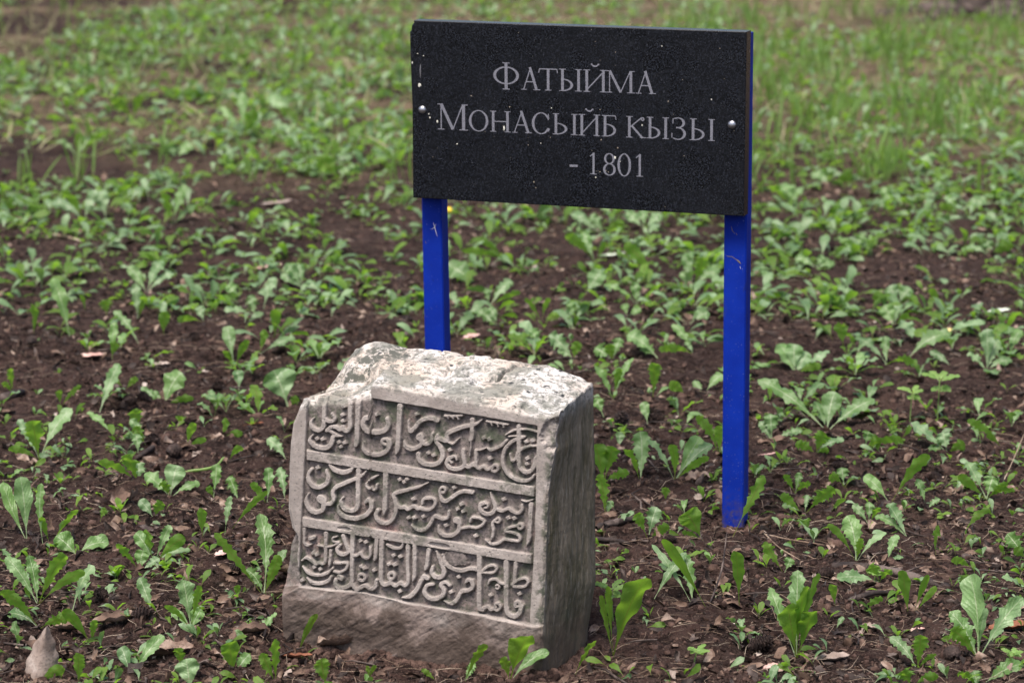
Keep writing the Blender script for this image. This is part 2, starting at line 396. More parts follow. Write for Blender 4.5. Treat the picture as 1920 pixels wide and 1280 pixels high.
# screws: domed heads
def dome(r, h, n=20, m=6):
    V = [[0, 0, h]]; Fc = []
    for i in range(1, m + 1):
        a = i / m * math.pi / 2
        for j in range(n): t = j / n * 2 * math.pi; V.append([r * math.sin(a) * math.cos(t), r * math.sin(a) * math.sin(t), h * math.cos(a)])
    for j in range(n): Fc.append([0, 1 + j, 1 + (j + 1) % n])
    for i in range(m - 1):
        for j in range(n): a = 1 + i * n + j; b = 1 + i * n + (j + 1) % n; Fc.append([a, a + n, b + n, b])
    return np.array(V), Fc
SM = np.stack([SU, SZ, SN], 1)
dv, df = dome(.0070, .0048)
for x, y in ((792, 206), (1372.5, 234)):
    obj('screw', mesh('screw', loc(dv @ SM.T + plq(x, y, 0)), df, STEEL), plaque)
def blot(x, y, rx, ry, mat, name, seed):
    rx, ry = rx * .78, ry * .8
    n = 14; r = np.random.default_rng(seed); V = [plq(x, y, .0012)]
    for j in range(n):
        t = j / n * 2 * math.pi; k = r.uniform(.7, 1.2); V.append(plq(x + rx * k * math.cos(t), y + ry * k * math.sin(t), .0003))
    return obj(name, mesh(name, loc(V), [[0, 1 + j, 1 + (j + 1) % n] for j in range(n)], mat), plaque)
for i, (x, y, a, b) in enumerate([(787, 160, 3.8, 4.5), (820, 228, 2, 3.5), (806, 221, 1.8, 2.2), (804, 214, 1.4, 2), (945, 241, 2, 6), (1153, 296, 2.2, 4), (1163, 303, 1.2, 1.2), (794, 105, 1.3, 1.3),
                                  (783, 101, 1.3, 1.3), (857, 270, 1.6, 1.6), (1034, 203, 1.8, 1), (1334, 187, 1.6, 2), (1014, 269, 1.3, 1.3), (1241, 87, 1.4, 1.4), (1204, 235, 1.5, 2.2), (1117, 333, 1.5, 1.8), (773, 118, 1.6, 3.4)]):
    blot(x, y, a, b, BIRD, 'bird_dropping', i)
blot(788, 133, 1.8, 16, STEEL, 'scratch', 88)

# lettering: serif glyphs from thick and thin strokes, contoured on a fine grid
TK, TN, SF = .125, .048, .036
def glyph(ch, W):
    P = []
    bx = lambda x0, y0, x1, y1: P.append(('box', x0, y0, x1, y1))
    def stem(x, y0=0, y1=1, w_=TK, s=.10, top=True, bot=True):
        bx(x - w_ / 2, y0, x + w_ / 2, y1)
        if bot: bx(x - w_ / 2 - s, y0, x + w_ / 2 + s, y0 + SF)
        if top: bx(x - w_ / 2 - s, y1 - SF, x + w_ / 2 + s, y1)
    dg = lambda x0, y0, x1, y1, w_: P.append(('seg', x0, y0, x1, y1, w_))
    ring = lambda cx, cy, rx, ry, tx=TK, ty=TN, clip=None: P.append(('ring', cx, cy, rx, ry, tx, ty, clip))
    if ch == 'А':
        dg(.10, 0, W * .50, 1.0, TN); dg(W * .46, 1.02, W - .16, 0, TK); bx(W * .26, .34, W * .70, .34 + TN)
        bx(-.01, 0, .26, SF); bx(W - .32, 0, W + .02, SF)
    elif ch == 'Т':
        stem(W / 2, top=False); bx(.02, .95, W - .02, 1.0); P.append(('seg', .03, .97, .0, .80, .045)); P.append(('seg', W - .03, .97, W, .80, .045))
    elif ch in 'Ыы':
        stem(.19); ring(.22, .275, W * .42, .275, TK, TN, ('xmin', .20)); stem(W - .17)
    elif ch == 'Й':
        stem(.17); stem(W - .17); dg(.17, .10, W - .17, .90, .055); ring(W / 2, 1.27, .17, .15, .05, .07, ('ymax', 1.26))
        bx(W / 2 - .2, 1.2, W / 2 - .12, 1.28); bx(W / 2 + .12, 1.2, W / 2 + .2, 1.28)
    elif ch == 'М':
        bx(.12, 0, .12 + TN, 1); dg(.15, 1, W / 2, .02, TK); dg(W / 2, .02, W - .22, .98, TN); bx(W - .12 - TK, 0, W - .12, 1)
        bx(.0, 0, .28, SF); bx(.0, 1 - SF, .2, 1); bx(W - .36, 0, W, SF); bx(W - .26, 1 - SF, W, 1)
    elif ch == 'О': ring(W / 2, .5, W / 2, .52)
    elif ch == 'Н': stem(.19); stem(W - .19); bx(.19, .48, W - .19, .48 + TN)
    elif ch == 'С':
        ring(W * .52, .5, W * .52, .52, TK, TN, ('wedge', W * .78, .5, .22)); bx(W * .90, .66, W * .90 + .045, .96); P.append(('seg', W * .9, .12, W * 1.0, .24, .04))
    elif ch == 'Б':
        stem(.19, top=True); bx(.19, .955, W - .06, 1.0); P.append(('seg', W - .06, .97, W - .03, .80, .045)); ring(.24, .30, W - .27, .30, TK, TN, ('xmin', .22))
    elif ch == 'К':
        stem(.19); dg(.24, .50, W - .20, .94, .055); ring(W - .14, .88, .09, .09, .06, .06); dg(.30, .56, W - .14, 0, TK); bx(W - .28, 0, W + .04, SF)
    elif ch == 'З':
        ring(W * .42, .77, W * .44, .245, TK, TN, ('wedgeL', W * .30, .72, .22)); ring(W * .42, .275, W * .50, .29, TK, TN, ('wedgeL', W * .30, .33, .26))
        bx(W * .08, .72, W * .08 + .045, .96); bx(W * .02, .08, W * .02 + .045, .30)
    elif ch == 'Ф': stem(W / 2, -.0, 1.0, .115, .09); ring(W / 2, .52, W / 2, .33, .11, TN)
    elif ch == '1': stem(W * .55, s=.11, top=False, w_=.10); dg(W * .12, .83, W * .62, .985, .05)
    elif ch == '8': ring(W / 2, .76, W * .42, .25, .10, .045); ring(W / 2, .27, W * .5, .28, .11, .045)
    elif ch == '0': ring(W / 2, .5, W * .5, .515, .11, .045)
    elif ch == '-': bx(0, -.05, W, .05)
    return P
def sdf(P, x, y):
    D = np.full(x.shape, 9.)
    for p in P:
        if p[0] == 'box':
            a, b = (p[1] + p[3]) / 2, (p[2] + p[4]) / 2; qx = np.abs(x - a) - abs(p[3] - p[1]) / 2; qy = np.abs(y - b) - abs(p[4] - p[2]) / 2
            d = np.maximum(qx, qy)
        elif p[0] == 'seg':
            ax, ay, bx_, by, w_ = p[1:]; dx, dy = bx_ - ax, by - ay; L = math.hypot(dx, dy); ux, uy = dx / L, dy / L
            s = (x - ax) * ux + (y - ay) * uy; t = (x - ax) * -uy + (y - ay) * ux
            d = np.maximum(np.abs(t) - w_ / 2 * (abs(uy) * .9 + .1 if w_ > .1 else 1), np.maximum(-s, s - L))
        else:
            cx, cy, rx, ry, tx, ty, cl = p[1:]
            o = (np.hypot((x - cx) / rx, (y - cy) / ry) - 1) * min(rx, ry)
            i = (np.hypot((x - cx) / (rx - tx), (y - cy) / (ry - ty)) - 1) * min(rx - tx, ry - ty)
            d = np.maximum(o, -i)
            if cl:
                if cl[0] == 'xmin': d = np.maximum(d, cl[1] - x)
                if cl[0] == 'ymax': d = np.maximum(d, y - cl[1])
                if cl[0] == 'wedge': d = np.maximum(d, np.minimum(x - cl[1], cl[3] - np.abs(y - cl[2])))
                if cl[0] == 'wedgeL': d = np.maximum(d, np.minimum(cl[1] - x, cl[3] - np.abs(y - cl[2])))
        D = np.minimum(D, d)
    return D
def contour(P, W, res, to3d, y0=-.1, y1=1.5):
    gx = np.arange(-.12, W + .14, res); gy = np.arange(y0, y1, res); Xg, Yg = np.meshgrid(gx, gy); D = sdf(P, Xg, Yg)
    V = []; key = {}; Fc = []
    def vert(k, x, y):
        if k not in key: key[k] = len(V); V.append((x, y))
        return key[k]
    ins = D < 0; any_ = ins[:-1, :-1] | ins[1:, :-1] | ins[:-1, 1:] | ins[1:, 1:]
    for i, j in zip(*np.nonzero(any_)):
        cs = [(i, j), (i, j + 1), (i + 1, j + 1), (i + 1, j)]; poly = []
        for a in range(4):
            p, q = cs[a], cs[(a + 1) % 4]; dp, dq = D[p], D[q]
            if dp < 0: poly.append(vert(p, gx[p[1]], gy[p[0]]))
            if (dp < 0) != (dq < 0):
                if p > q: p2, q2, d1, d2 = q, p, dq, dp
                else: p2, q2, d1, d2 = p, q, dp, dq
                t = d1 / (d1 - d2); poly.append(vert((p2, q2), gx[p2[1]] + (gx[q2[1]] - gx[p2[1]]) * t, gy[p2[0]] + (gy[q2[0]] - gy[p2[0]]) * t))
        if len(poly) > 2: Fc.append(poly)
    return to3d(np.array(V)), Fc
def zz(x, y): return x / 2.743 + 740, y / 2.743 + 20
lines = [
 [('Ф', 508, 640, 265, 404), ('А', 652, 748, 292, None), ('Т', 742, 838, 297, None), ('Ы', 843, 965, 299, None), ('Й', 970, 1092, 303, None), ('М', 1090, 1235, 308, None), ('А', 1242, 1342, 312, None)],
 [('М', 222, 378, 478, None), ('О', 383, 482, 512, None), ('Н', 488, 600, 515, None), ('А', 605, 705, 517, None), ('С', 706, 798, 524, None), ('Ы', 810, 942, 528, None), ('Й', 945, 1058, 532, None), ('Б', 1062, 1142, 537, None),
  ('К', 1187, 1290, 542, None), ('Ы', 1293, 1412, 546, None), ('З', 1422, 1505, 550, None), ('Ы', 1514, 1648, 554, None)],
 [('-', 900, 942, 740, 797), ('1', 1000, 1042, 730, 841), ('8', 1072, 1137, 733, 846), ('0', 1146, 1216, 735, 850), ('1', 1236, 1281, 737, 853)]]
def baseline(li, x): return {0: 402 + (x - 508) * .0336, 1: 611 + (x - 222) * .0425, 2: 840 + (x - 1000) * .045}[li]
slope = {0: .034, 1: .042, 2: .045}
for li, ln in enumerate(lines):
    for ch, xl, xr_, yt, yb in ln:
        b0 = yb if yb else baseline(li, xl); sl = slope[li]
        A_ = uvz(plq(*zz(xl, b0))); B_ = uvz(plq(*zz(xr_, b0 + sl * (xr_ - xl)))); T_ = uvz(plq(*zz(xl, yt)))
        ux = (B_ - A_); wid = np.hypot(*ux); ux = ux / wid; hgt = T_[1] - A_[1]
        if ch == '-': hgt = .038
        W = wid / hgt; P = glyph(ch, W); uy = np.array([-ux[1], ux[0]])
        def to3d(V, A_=A_, ux=ux, uy=uy, hgt=hgt):
            q = A_ + (V[:, :1] * ux + V[:, 1:] * uy) * hgt
            return loc(base + SU * q[:, :1] + SZ * q[:, 1:] + SN * .0303)
        V, Fc = contour(P, W, .018, to3d)
        obj('engraved_letter', mesh('engraved_letter', V, Fc, ENGRAVE, smooth=False), plaque)

# ------------------------------------------------------------------ carved stone
SYAW = math.radians(20); TIL = math.radians(4)
n0 = np.array([-math.sin(SYAW), -math.cos(SYAW), 0]); TU = np.array([math.cos(SYAW), -math.sin(SYAW), 0])
TNn = n0 * math.cos(TIL) + SZ * math.sin(TIL); TV = SZ * math.cos(TIL) - n0 * math.sin(TIL)
T0 = ground_at(1012, 1262); T0[2] = -.004
def stp(x, y, w_=0.):                                     # pixel -> stone frame (u, v, w)
    P = on_plane(x, y, T0 + TNn * w_, TNn) - T0
    return np.stack([P @ TU, P @ TV, P @ TNn], -1)
stone = tag(obj('gravestone', None, loc=T0), 'broken grey carved gravestone with three raised rows of Arabic script and a white crusted top', 'gravestone')
RS = np.stack([TU, TV, TNn], 1)                           # stone frame -> world
stone.matrix_world = Matrix.Translation(T0) @ Matrix(RS.tolist()).to_4x4()
# children are written in the stone's own frame (x right, y up the face, z out of the face)
def interp(pts, t, ax):                                   # curve through pixels as a function of one coordinate
    p = np.array(pts, float); p = p[np.argsort(p[:, ax])]; return np.interp(t, p[:, ax], p[:, 1 - ax])
Lp = [(563, 757), (558, 772), (549, 793), (544, 830), (541, 900), (540, 955), (546, 985), (549, 1003), (541, 1020), (538, 1050), (533, 1075), (529, 1100), (527, 1150), (526, 1215), (525, 1300)]
Rp = [(1048, 772), (1046, 790), (1038, 822), (1039, 850), (1033, 880), (1027, 926), (1024, 1000), (1022, 1040), (1022, 1066), (1018, 1169), (1017, 1221), (1016, 1300)]
Tp = [(563, 757), (575, 754), (600, 757), (613, 753), (640, 754), (662, 750), (686, 746), (692, 744), (697, 719), (703, 717), (730, 722), (760, 727), (850, 744), (940, 762), (1000, 776), (1030, 780), (1048, 772)]
NS, NT = 510, 545
S_, T_ = np.meshgrid(np.linspace(0, 1, NS), np.linspace(0, 1, NT))      # T_ 0 = bottom (below ground), 1 = top
# grid in pixels, then laid on the face plane
GX = np.zeros_like(S_); GY = np.zeros_like(S_)
ytl = 757; xx = 563 + S_ * (1048 - 563)
for _ in range(8):
    topy = interp(Tp, xx, 0); GY = 1290 + (topy - 1290) * T_
    l = interp(Lp, GY, 1); r_ = interp(Rp, GY, 1); xx = l + S_ * (r_ - l); GX = xx
    xx = np.where(T_ > .999, 563 + S_ * (1048 - 563), xx)
GX[-1] = 563 + S_[-1] * 485; GY[-1] = interp(Tp, GX[-1], 0)
PX = 1.0 / (F / np.linalg.norm(stp(800, 950) + 0) ) if False else .000735            # metres per traced pixel on the face

def cA(p): return [(560 + x / 4.925, 740 + y / 4.925) for x, y in p]
def cB(p): return [(780 + x / 4.923, 740 + y / 4.923) for x, y in p]
def cC(p): return [(540 + x / 5.819, 940 + y / 5.819) for x, y in p]
def cD(p): return [(760 + x / 5.332, 940 + y / 5.332) for x, y in p]
SC = {'A': (cA, 4.925), 'B': (cB, 4.923), 'C': (cC, 5.819), 'D': (cD, 5.332)}
# each letter: list of strokes (crop, width at start, width in the middle, width at end, points)
LET = [
 [('A', 40, 40, 12, [(232, 85), (228, 200), (225, 285), (195, 325), (150, 325), (115, 295), (108, 255), (128, 220)]), ('A', 30, 34, 26, [(232, 205), (255, 240), (300, 248), (325, 220), (300, 178)])],
 [('A', 44, 40, 30, [(470, 85), (470, 200), (468, 295), (445, 335), (415, 322), (402, 298), (375, 322), (340, 300), (292, 300), (255, 335)]), ('A', 26, 30, 12, [(255, 325), (300, 345), (345, 375), (390, 385)]),
  ('A', 30, 44, 14, [(345, 372), (310, 395), (298, 450), (255, 490), (180, 488), (120, 455), (97, 415), (125, 372)])],
 [('A', 52, 46, 8, [(545, 62), (540, 200), (535, 330), (530, 440), (512, 492)])],
 [('A', 44, 48, 36, [(650, 212), (605, 222), (590, 280), (630, 335), (715, 348), (790, 330), (822, 280), (812, 222)])],
 [('A', 14, 42, 40, [(590, 440), (595, 505), (655, 550), (735, 555), (805, 520), (835, 465), (830, 425)]), ('A', 40, 32, 30, [(830, 440), (805, 410), (770, 420), (772, 450), (815, 465)])],
 [('A', 52, 44, 8, [(930, 105), (922, 250), (915, 400), (908, 500), (892, 558)])],
 [('B', 12, 40, 40, [(-78, 240), (-62, 335), (-20, 310), (30, 250), (90, 222), (150, 222), (190, 240)])],
 [('A', 12, 40, 36, [(968, 425), (985, 478), (1040, 502), (1105, 480), (1145, 430)]), ('A', 56, 60, 50, [(1105, 395), (1115, 385), (1128, 400)]), ('B', 36, 36, 24, [(30, 410), (65, 448), (100, 455), (135, 430), (145, 360)])],
 [('B', 22, 22, 22, [(262, 195), (340, 198), (418, 192)]), ('B', 26, 18, 6, [(282, 198), (290, 212), (294, 226)]), ('B', 26, 18, 6, [(332, 202), (338, 216), (342, 230)]), ('B', 26, 18, 6, [(378, 202), (384, 216), (388, 232)])],
 [('B', 14, 40, 40, [(602, 232), (545, 272), (420, 302), (305, 348), (280, 375), (282, 425), (225, 412), (190, 390)]), ('B', 34, 42, 40, [(195, 375), (182, 430), (225, 490), (242, 560), (215, 620), (150, 648), (75, 638), (25, 600), (15, 548)]), ('B', 26, 22, 10, [(285, 430), (330, 455), (355, 440), (390, 405)])],
 [('B', 42, 40, 14, [(515, 232), (512, 330), (508, 400), (484, 425)]), ('B', 18, 16, 10, [(504, 425), (500, 500), (490, 565)])],
 [('B', 18, 26, 26, [(370, 602), (360, 575), (325, 572), (305, 600), (325, 628)]), ('B', 28, 38, 36, [(335, 575), (295, 590), (278, 635), (310, 675), (370, 688), (425, 670), (445, 630), (432, 570), (430, 512)]),
  ('B', 36, 36, 30, [(442, 640), (480, 668), (525, 640), (550, 662), (580, 680), (620, 662), (655, 690), (700, 668)]), ('B', 36, 32, 30, [(548, 640), (550, 580), (548, 515)]), ('B', 14, 16, 8, [(552, 515), (600, 508), (642, 492)]),
  ('B', 28, 28, 28, [(700, 680), (715, 650), (745, 655), (752, 685), (730, 708), (700, 700)])],
 [('B', 20, 22, 16, [(648, 246), (745, 260), (842, 276)]), ('B', 28, 16, 5, [(690, 258), (696, 275), (698, 292)]), ('B', 28, 16, 5, [(748, 268), (752, 285), (754, 302)]), ('B', 26, 16, 5, [(800, 275), (802, 292), (804, 306)])],
 [('B', 10, 30, 26, [(650, 490), (690, 512), (740, 492), (790, 465), (830, 422)])],
 [('B', 30, 36, 22, [(985, 392), (930, 408), (875, 440), (820, 500), (797, 580), (803, 660), (850, 735), (930, 785), (1010, 795), (1062, 772), (1085, 742)])],
 [('B', 42, 40, 36, [(945, 290), (945, 450), (945, 630), (965, 685), (1010, 715), (1060, 700), (1088, 650), (1102, 585)])],
 [('B', 16, 28, 20, [(862, 545), (880, 608), (918, 590), (935, 530), (1000, 490), (1055, 474), (1105, 474)])],
 [('B', 14, 22, 22, [(820, 372), (895, 330), (960, 320), (1040, 322), (1108, 342)]), ('B', 16, 16, 14, [(850, 386), (930, 382), (1000, 388)])],
 # second row
 [('A', 30, 42, 26, [(112, 690), (85, 740), (92, 800), (140, 848), (200, 850), (255, 815), (268, 760), (248, 698)])],
 [('A', 20, 44, 30, [(280, 650), (330, 695), (400, 718), (460, 705), (490, 680)])],
 [('A', 18, 38, 36, [(618, 708), (570, 752), (420, 818), (335, 858), (310, 905), (318, 965), (290, 1008), (250, 1008)]), ('A', 70, 74, 60, [(195, 960), (205, 968), (225, 980)]), ('A', 50, 42, 14, [(232, 1000), (212, 1065), (150, 1085), (92, 1050), (65, 985), (82, 915)])],
 [('A', 44, 42, 14, [(548, 695), (543, 850), (540, 1020), (505, 1068), (440, 1065), (400, 1030), (385, 985), (402, 950)])],
 [('A', 12, 44, 44, [(358, 1020), (368, 1085), (435, 1130), (530, 1142), (610, 1115), (662, 1055), (668, 990)]), ('A', 48, 36, 22, [(665, 1000), (640, 970), (612, 998)])],
 [('A', 20, 24, 10, [(640, 798), (680, 770), (728, 745)]), ('A', 16, 22, 22, [(618, 818), (625, 850), (655, 872), (668, 855), (690, 882), (712, 870), (718, 830)])],
 [('A', 50, 44, 8, [(800, 735), (795, 900), (790, 1030), (782, 1118)])],
 [('A', 14, 38, 40, [(1190, 812), (1110, 850), (1000, 880), (882, 915), (882, 960), (895, 1015), (888, 1095), (850, 1165), (790, 1188), (732, 1162), (708, 1115), (725, 1070)]), ('A', 30, 34, 32, [(895, 1005), (932, 1042), (975, 1038), (1005, 1058), (1055, 1030), (1095, 1052), (1140, 1045)]), ('B', 32, 30, 28, [(35, 1045), (75, 1062), (130, 1058), (172, 1010), (165, 965), (100, 955), (62, 970), (55, 1005)])],
 [('B', 24, 24, 24, [(215, 880), (230, 855), (258, 858), (268, 880), (252, 905), (228, 900)]), ('B', 26, 36, 38, [(212, 890), (230, 960), (268, 985), (320, 955), (380, 912), (440, 892), (515, 900)])],
 [('B', 14, 38, 38, [(682, 905), (705, 970), (728, 1035), (705, 1088), (645, 1102), (592, 1065), (590, 1015), (625, 1000)]), ('B', 20, 22, 18, [(625, 1002), (655, 1010), (655, 1038), (625, 1045)]), ('B', 32, 32, 24, [(735, 1050), (790, 1075), (845, 1050), (880, 1072), (935, 1095), (972, 1062), (972, 1018)])],
 [('B', 8, 18, 8, [(965, 972), (1015, 984), (1075, 968)])],
 [('B', 44, 40, 8, [(1058, 1015), (1052, 1120), (1045, 1230), (1038, 1320), (1018, 1400)])],
 [('D', 22, 38, 12, [(428, 100), (420, 160), (370, 175), (320, 155), (282, 155), (250, 215), (200, 275), (140, 290), (85, 265), (55, 235)])],
 [('D', 14, 42, 40, [(325, 240), (335, 300), (395, 342), (475, 335), (525, 290), (538, 230), (530, 190)]), ('D', 60, 60, 50, [(500, 188), (515, 185), (525, 205)]), ('D', 30, 30, 28, [(555, 268), (640, 255), (700, 265), (760, 238), (785, 195), (725, 165), (660, 165), (645, 200)])],
 [('D', 26, 26, 26, [(905, 175), (925, 165), (940, 190), (925, 212), (900, 205)]), ('D', 28, 32, 8, [(900, 180), (868, 220), (875, 290), (868, 340), (850, 392)])],
 [('D', 28, 28, 28, [(1130, 225), (1160, 230), (1165, 262), (1140, 275), (1120, 255)]), ('D', 28, 30, 28, [(1120, 240), (1040, 260), (995, 295), (1070, 312), (1130, 340), (1140, 380), (1120, 398)]), ('D', 28, 30, 8, [(1120, 398), (1060, 390), (985, 380), (925, 418), (855, 425), (790, 380)])],
 # third row
 [('D', 46, 40, 8, [(228, 485), (220, 560), (210, 640), (188, 698)])],
 [('D', 20, 46, 30, [(305, 500), (345, 590), (382, 690), (360, 752), (300, 755), (260, 712), (268, 655)])],
 [('D', 20, 40, 40, [(365, 530), (400, 620), (470, 672), (560, 692), (640, 672), (725, 682)])],
 [('D', 54, 48, 50, [(735, 555), (735, 700), (735, 850), (735, 1050), (765, 1080)]), ('D', 30, 28, 26, [(760, 700), (820, 650), (880, 640), (905, 675), (870, 712), (765, 712)]), ('D', 36, 36, 30, [(765, 1075), (820, 1052), (850, 1082), (900, 1060)]), ('D', 30, 30, 30, [(895, 1060), (900, 1025), (930, 1022), (945, 1055), (920, 1088), (892, 1080)])],
 [('D', 16, 30, 28, [(825, 825), (845, 785), (900, 778), (945, 815), (1000, 830)]), ('D', 22, 22, 22, [(900, 845), (920, 832), (935, 855), (918, 875), (900, 865)])],
 [('D', 54, 48, 46, [(1003, 610), (1005, 800), (1005, 1050), (1030, 1125), (1090, 1150), (1138, 1110), (1155, 1045)]), ('D', 44, 34, 24, [(1155, 1050), (1130, 1002), (1095, 1015), (1098, 1048), (1125, 1050)])],
 [('D', 42, 38, 30, [(1100, 620), (1092, 710), (1085, 800)]), ('D', 28, 30, 30, [(1062, 830), (1130, 782), (1195, 768), (1222, 808), (1180, 855), (1080, 850)])],
 [('D', 14, 46, 44, [(-38, 962), (40, 950), (110, 880), (150, 800), (180, 752), (215, 768)])],
 [('D', 30, 44, 26, [(272, 830), (212, 840), (188, 910), (240, 968), (320, 972), (372, 932), (380, 880), (352, 830), (395, 808), (440, 842)])],
 [('D', 10, 42, 40, [(380, 992), (450, 1022), (510, 985), (555, 905), (630, 888), (668, 850), (662, 795)]), ('D', 40, 34, 24, [(662, 800), (625, 782), (598, 812)])],
 [('C', 40, 34, 22, [(170, 300), (172, 380), (172, 445), (205, 478), (245, 470)]), ('C', 46, 44, 20, [(235, 405), (255, 400), (282, 385)])],
 [('C', 46, 38, 20, [(408, 350), (405, 480), (402, 640), (375, 680), (335, 670), (300, 682), (245, 640), (190, 615), (145, 645)])],
 [('C', 22, 26, 22, [(522, 385), (482, 402), (490, 438), (545, 448), (490, 482), (430, 495), (320, 480)])],
 [('C', 46, 42, 32, [(597, 375), (625, 460), (655, 545), (600, 580), (545, 560), (528, 515), (560, 478)])],
 [('C', 52, 46, 46, [(702, 375), (695, 560), (690, 760), (688, 880), (640, 930), (560, 945), (512, 905), (515, 855)]), ('C', 34, 34, 32, [(700, 590), (745, 592), (785, 562), (815, 605), (855, 622), (890, 588), (892, 495)])],
 [('C', 48, 42, 8, [(962, 415), (955, 510), (948, 600), (935, 660)])],
 [('C', 52, 48, 44, [(1017, 430), (1012, 640), (1010, 845), (1042, 905), (1085, 900), (1110, 875)]), ('C', 34, 34, 34, [(1090, 830), (1100, 785), (1140, 782), (1155, 820), (1128, 848), (1098, 838)]), ('C', 42, 40, 44, [(1115, 885), (1170, 920), (1220, 888), (1270, 920), (1305, 870), (1300, 700), (1303, 485)])],
 [('C', 50, 44, 8, [(1378, 485), (1376, 650), (1372, 800), (1352, 880)])],
 [('C', 24, 34, 24, [(1072, 470), (1110, 490), (1165, 512), (1225, 505), (1248, 465)])],
 [('C', 36, 34, 20, [(458, 535), (455, 620), (443, 712)])],
 [('C', 34, 32, 30, [(500, 672), (560, 672), (640, 672), (628, 735), (560, 775), (500, 765)]), ('C', 56, 60, 50, [(555, 822), (568, 832), (580, 840)])],
 [('C', 12, 38, 24, [(152, 705), (215, 778), (320, 805), (420, 782), (478, 730)])],
 [('C', 14, 42, 30, [(198, 830), (265, 888), (350, 895), (430, 868), (465, 820)])],
 [('C', 34, 34, 34, [(765, 840), (770, 805), (810, 795), (835, 830), (810, 865), (775, 855)]), ('C', 46, 46, 36, [(690, 890), (740, 960), (795, 935), (840, 918), (900, 955), (948, 925), (958, 860)])],
]
DOTS = {'A': [(405, 110), (400, 187), (400, 245), (712, 185), (163, 407), (212, 412), (365, 440), (415, 447), (382, 482), (1083, 180), (168, 675), (925, 785), (968, 807), (995, 780), (1052, 965), (1008, 1140), (1060, 1137), (1145, 1127)],
        'B': [(305, 510), (105, 540), (155, 560), (620, 400), (670, 412), (675, 588), (1010, 435), (1070, 425), (1020, 590), (1018, 640), (345, 858), (805, 968), (845, 1140), (905, 1140), (412, 1012), (378, 1055), (430, 1078)],
        'C': [(780, 430), (838, 445), (1145, 590), (1215, 602), (1095, 685), (1155, 692), (1210, 980), (790, 712), (825, 730), (932, 752), (268, 565), (305, 580), (278, 715), (345, 737), (145, 862)],
        'D': [(400, 240), (695, 345), (1022, 165), (1082, 168), (525, 755), (450, 905), (845, 940), (1135, 925)]}
def catmull(p, k=5):
    p = np.array(p, float); q = np.concatenate([[2 * p[0] - p[1]], p, [2 * p[-1] - p[-2]]]); out = []
    for i in range(1, len(q) - 2):
        for t in np.linspace(0, 1, k, endpoint=False):
            a, b, c, d = q[i - 1:i + 3]; out.append(.5 * ((2 * b) + (-a + c) * t + (2 * a - 5 * b + 4 * c - d) * t * t + (-a + 3 * b - 3 * c + d) * t ** 3))
    out.append(p[-1]); return np.array(out)
DS = np.full(GX.shape, 99.); ID = np.full(GX.shape, -1, int)               # signed distance to the nearest letter, which letter
def near(x0, x1, y0, y1, m=8):
    mask = (GX > x0 - m) & (GX < x1 + m) & (GY > y0 - m) & (GY < y1 + m); ii = np.nonzero(mask)
    return (slice(ii[0].min(), ii[0].max() + 1), slice(ii[1].min(), ii[1].max() + 1)) if len(ii[0]) else None
def put(sl, d, k):
    D0 = DS[sl]; I0 = ID[sl]; m = d < D0; D0[m] = d[m]; I0[m] = k
for k, strokes in enumerate(LET):
    for crop, wa, wm, wb, pts in strokes:
        fn, scl = SC[crop]; pts = fn(pts); P = catmull(pts); n = len(P); t = np.linspace(0, 1, n)
        wd = np.interp(t, [0, .22, .78, 1], [wa, wm, wm, wb]) / scl / 2 * 1.06
        for i in range(n - 1):
            a, b = P[i], P[i + 1]; sl = near(min(a[0], b[0]), max(a[0], b[0]), min(a[1], b[1]), max(a[1], b[1]))
            if sl is None: continue
            x, y = GX[sl], GY[sl]; dx, dy = b - a; L2 = dx * dx + dy * dy + 1e-9
            s = np.clip(((x - a[0]) * dx + (y - a[1]) * dy) / L2, 0, 1)
            put(sl, np.hypot(x - a[0] - dx * s, y - a[1] - dy * s) - (wd[i] + (wd[i + 1] - wd[i]) * s), k)
ndot = len(LET)
for crop, pts in DOTS.items():
    fn, scl = SC[crop]
    for x0, y0_ in fn(pts):
        sl = near(x0, x0, y0_, y0_, 10); x, y = GX[sl] - x0, GY[sl] - y0_
        x, y = x * .966 + y * .26, -x * .26 + y * .966
        put(sl, (np.abs(x) + np.abs(y)) * .72 - 3.6, ndot); ndot += 1
# the sunken field and the bands
def band(pl, pr, wl): (x0, y0_), (x1, y1_) = pl, pr; yc = y0_ + (GX - x0) / (x1 - x0) * (y1_ - y0_); return np.maximum(np.abs(GY - yc) - wl / 2, np.maximum(x0 - GX, GX - x1))
b1 = band(cA([(68, 556)])[0], cB([(1087, 896)])[0], 19.2); b2 = band(cC([(152, 222)])[0], cD([(1254, 577)])[0], 18.6)
xl = np.interp(GY, [750, 1100], [576, 559]); xr2 = np.interp(GY, [795, 1000, 1170], [1006.5, 1002, 992])
ytop = np.interp(GX, [560, 690, 697, 1006], [700, 700, 747, 799]); ybot = np.interp(GX, [558, 680, 762, 900, 1000], [1097, 1110, 1129, 1151, 1171])
wob = 1.2 * fbm(np.stack([GX * .04, GY * .04, GX * 0], -1), 3, 40)
fld = np.maximum(np.maximum(xl - GX, GX - xr2), np.maximum(ytop - GY, GY - ybot)) + wob      # <0 inside the field
n3 = np.stack([GX, GY, GX * 0], -1)
chipn = fbm(n3 * .12, 3, 50)
dl = np.minimum(DS, np.minimum(b1 + .4 * chipn, b2 + .4 * chipn)) + .5 * fbm(n3 * .22, 2, 55)
DEP = .0066
W = np.zeros_like(GX)
fieldw = -DEP * sstep(1.2, -1.2, fld)
fieldw += -.0006 * fbm(n3 * .13, 4, 60) * (fld < 0)
rise = sstep(1.2, -.9, dl)                                       # bevelled shoulders
W = fieldw * (1 - rise * .93) + .0004 * chipn * rise
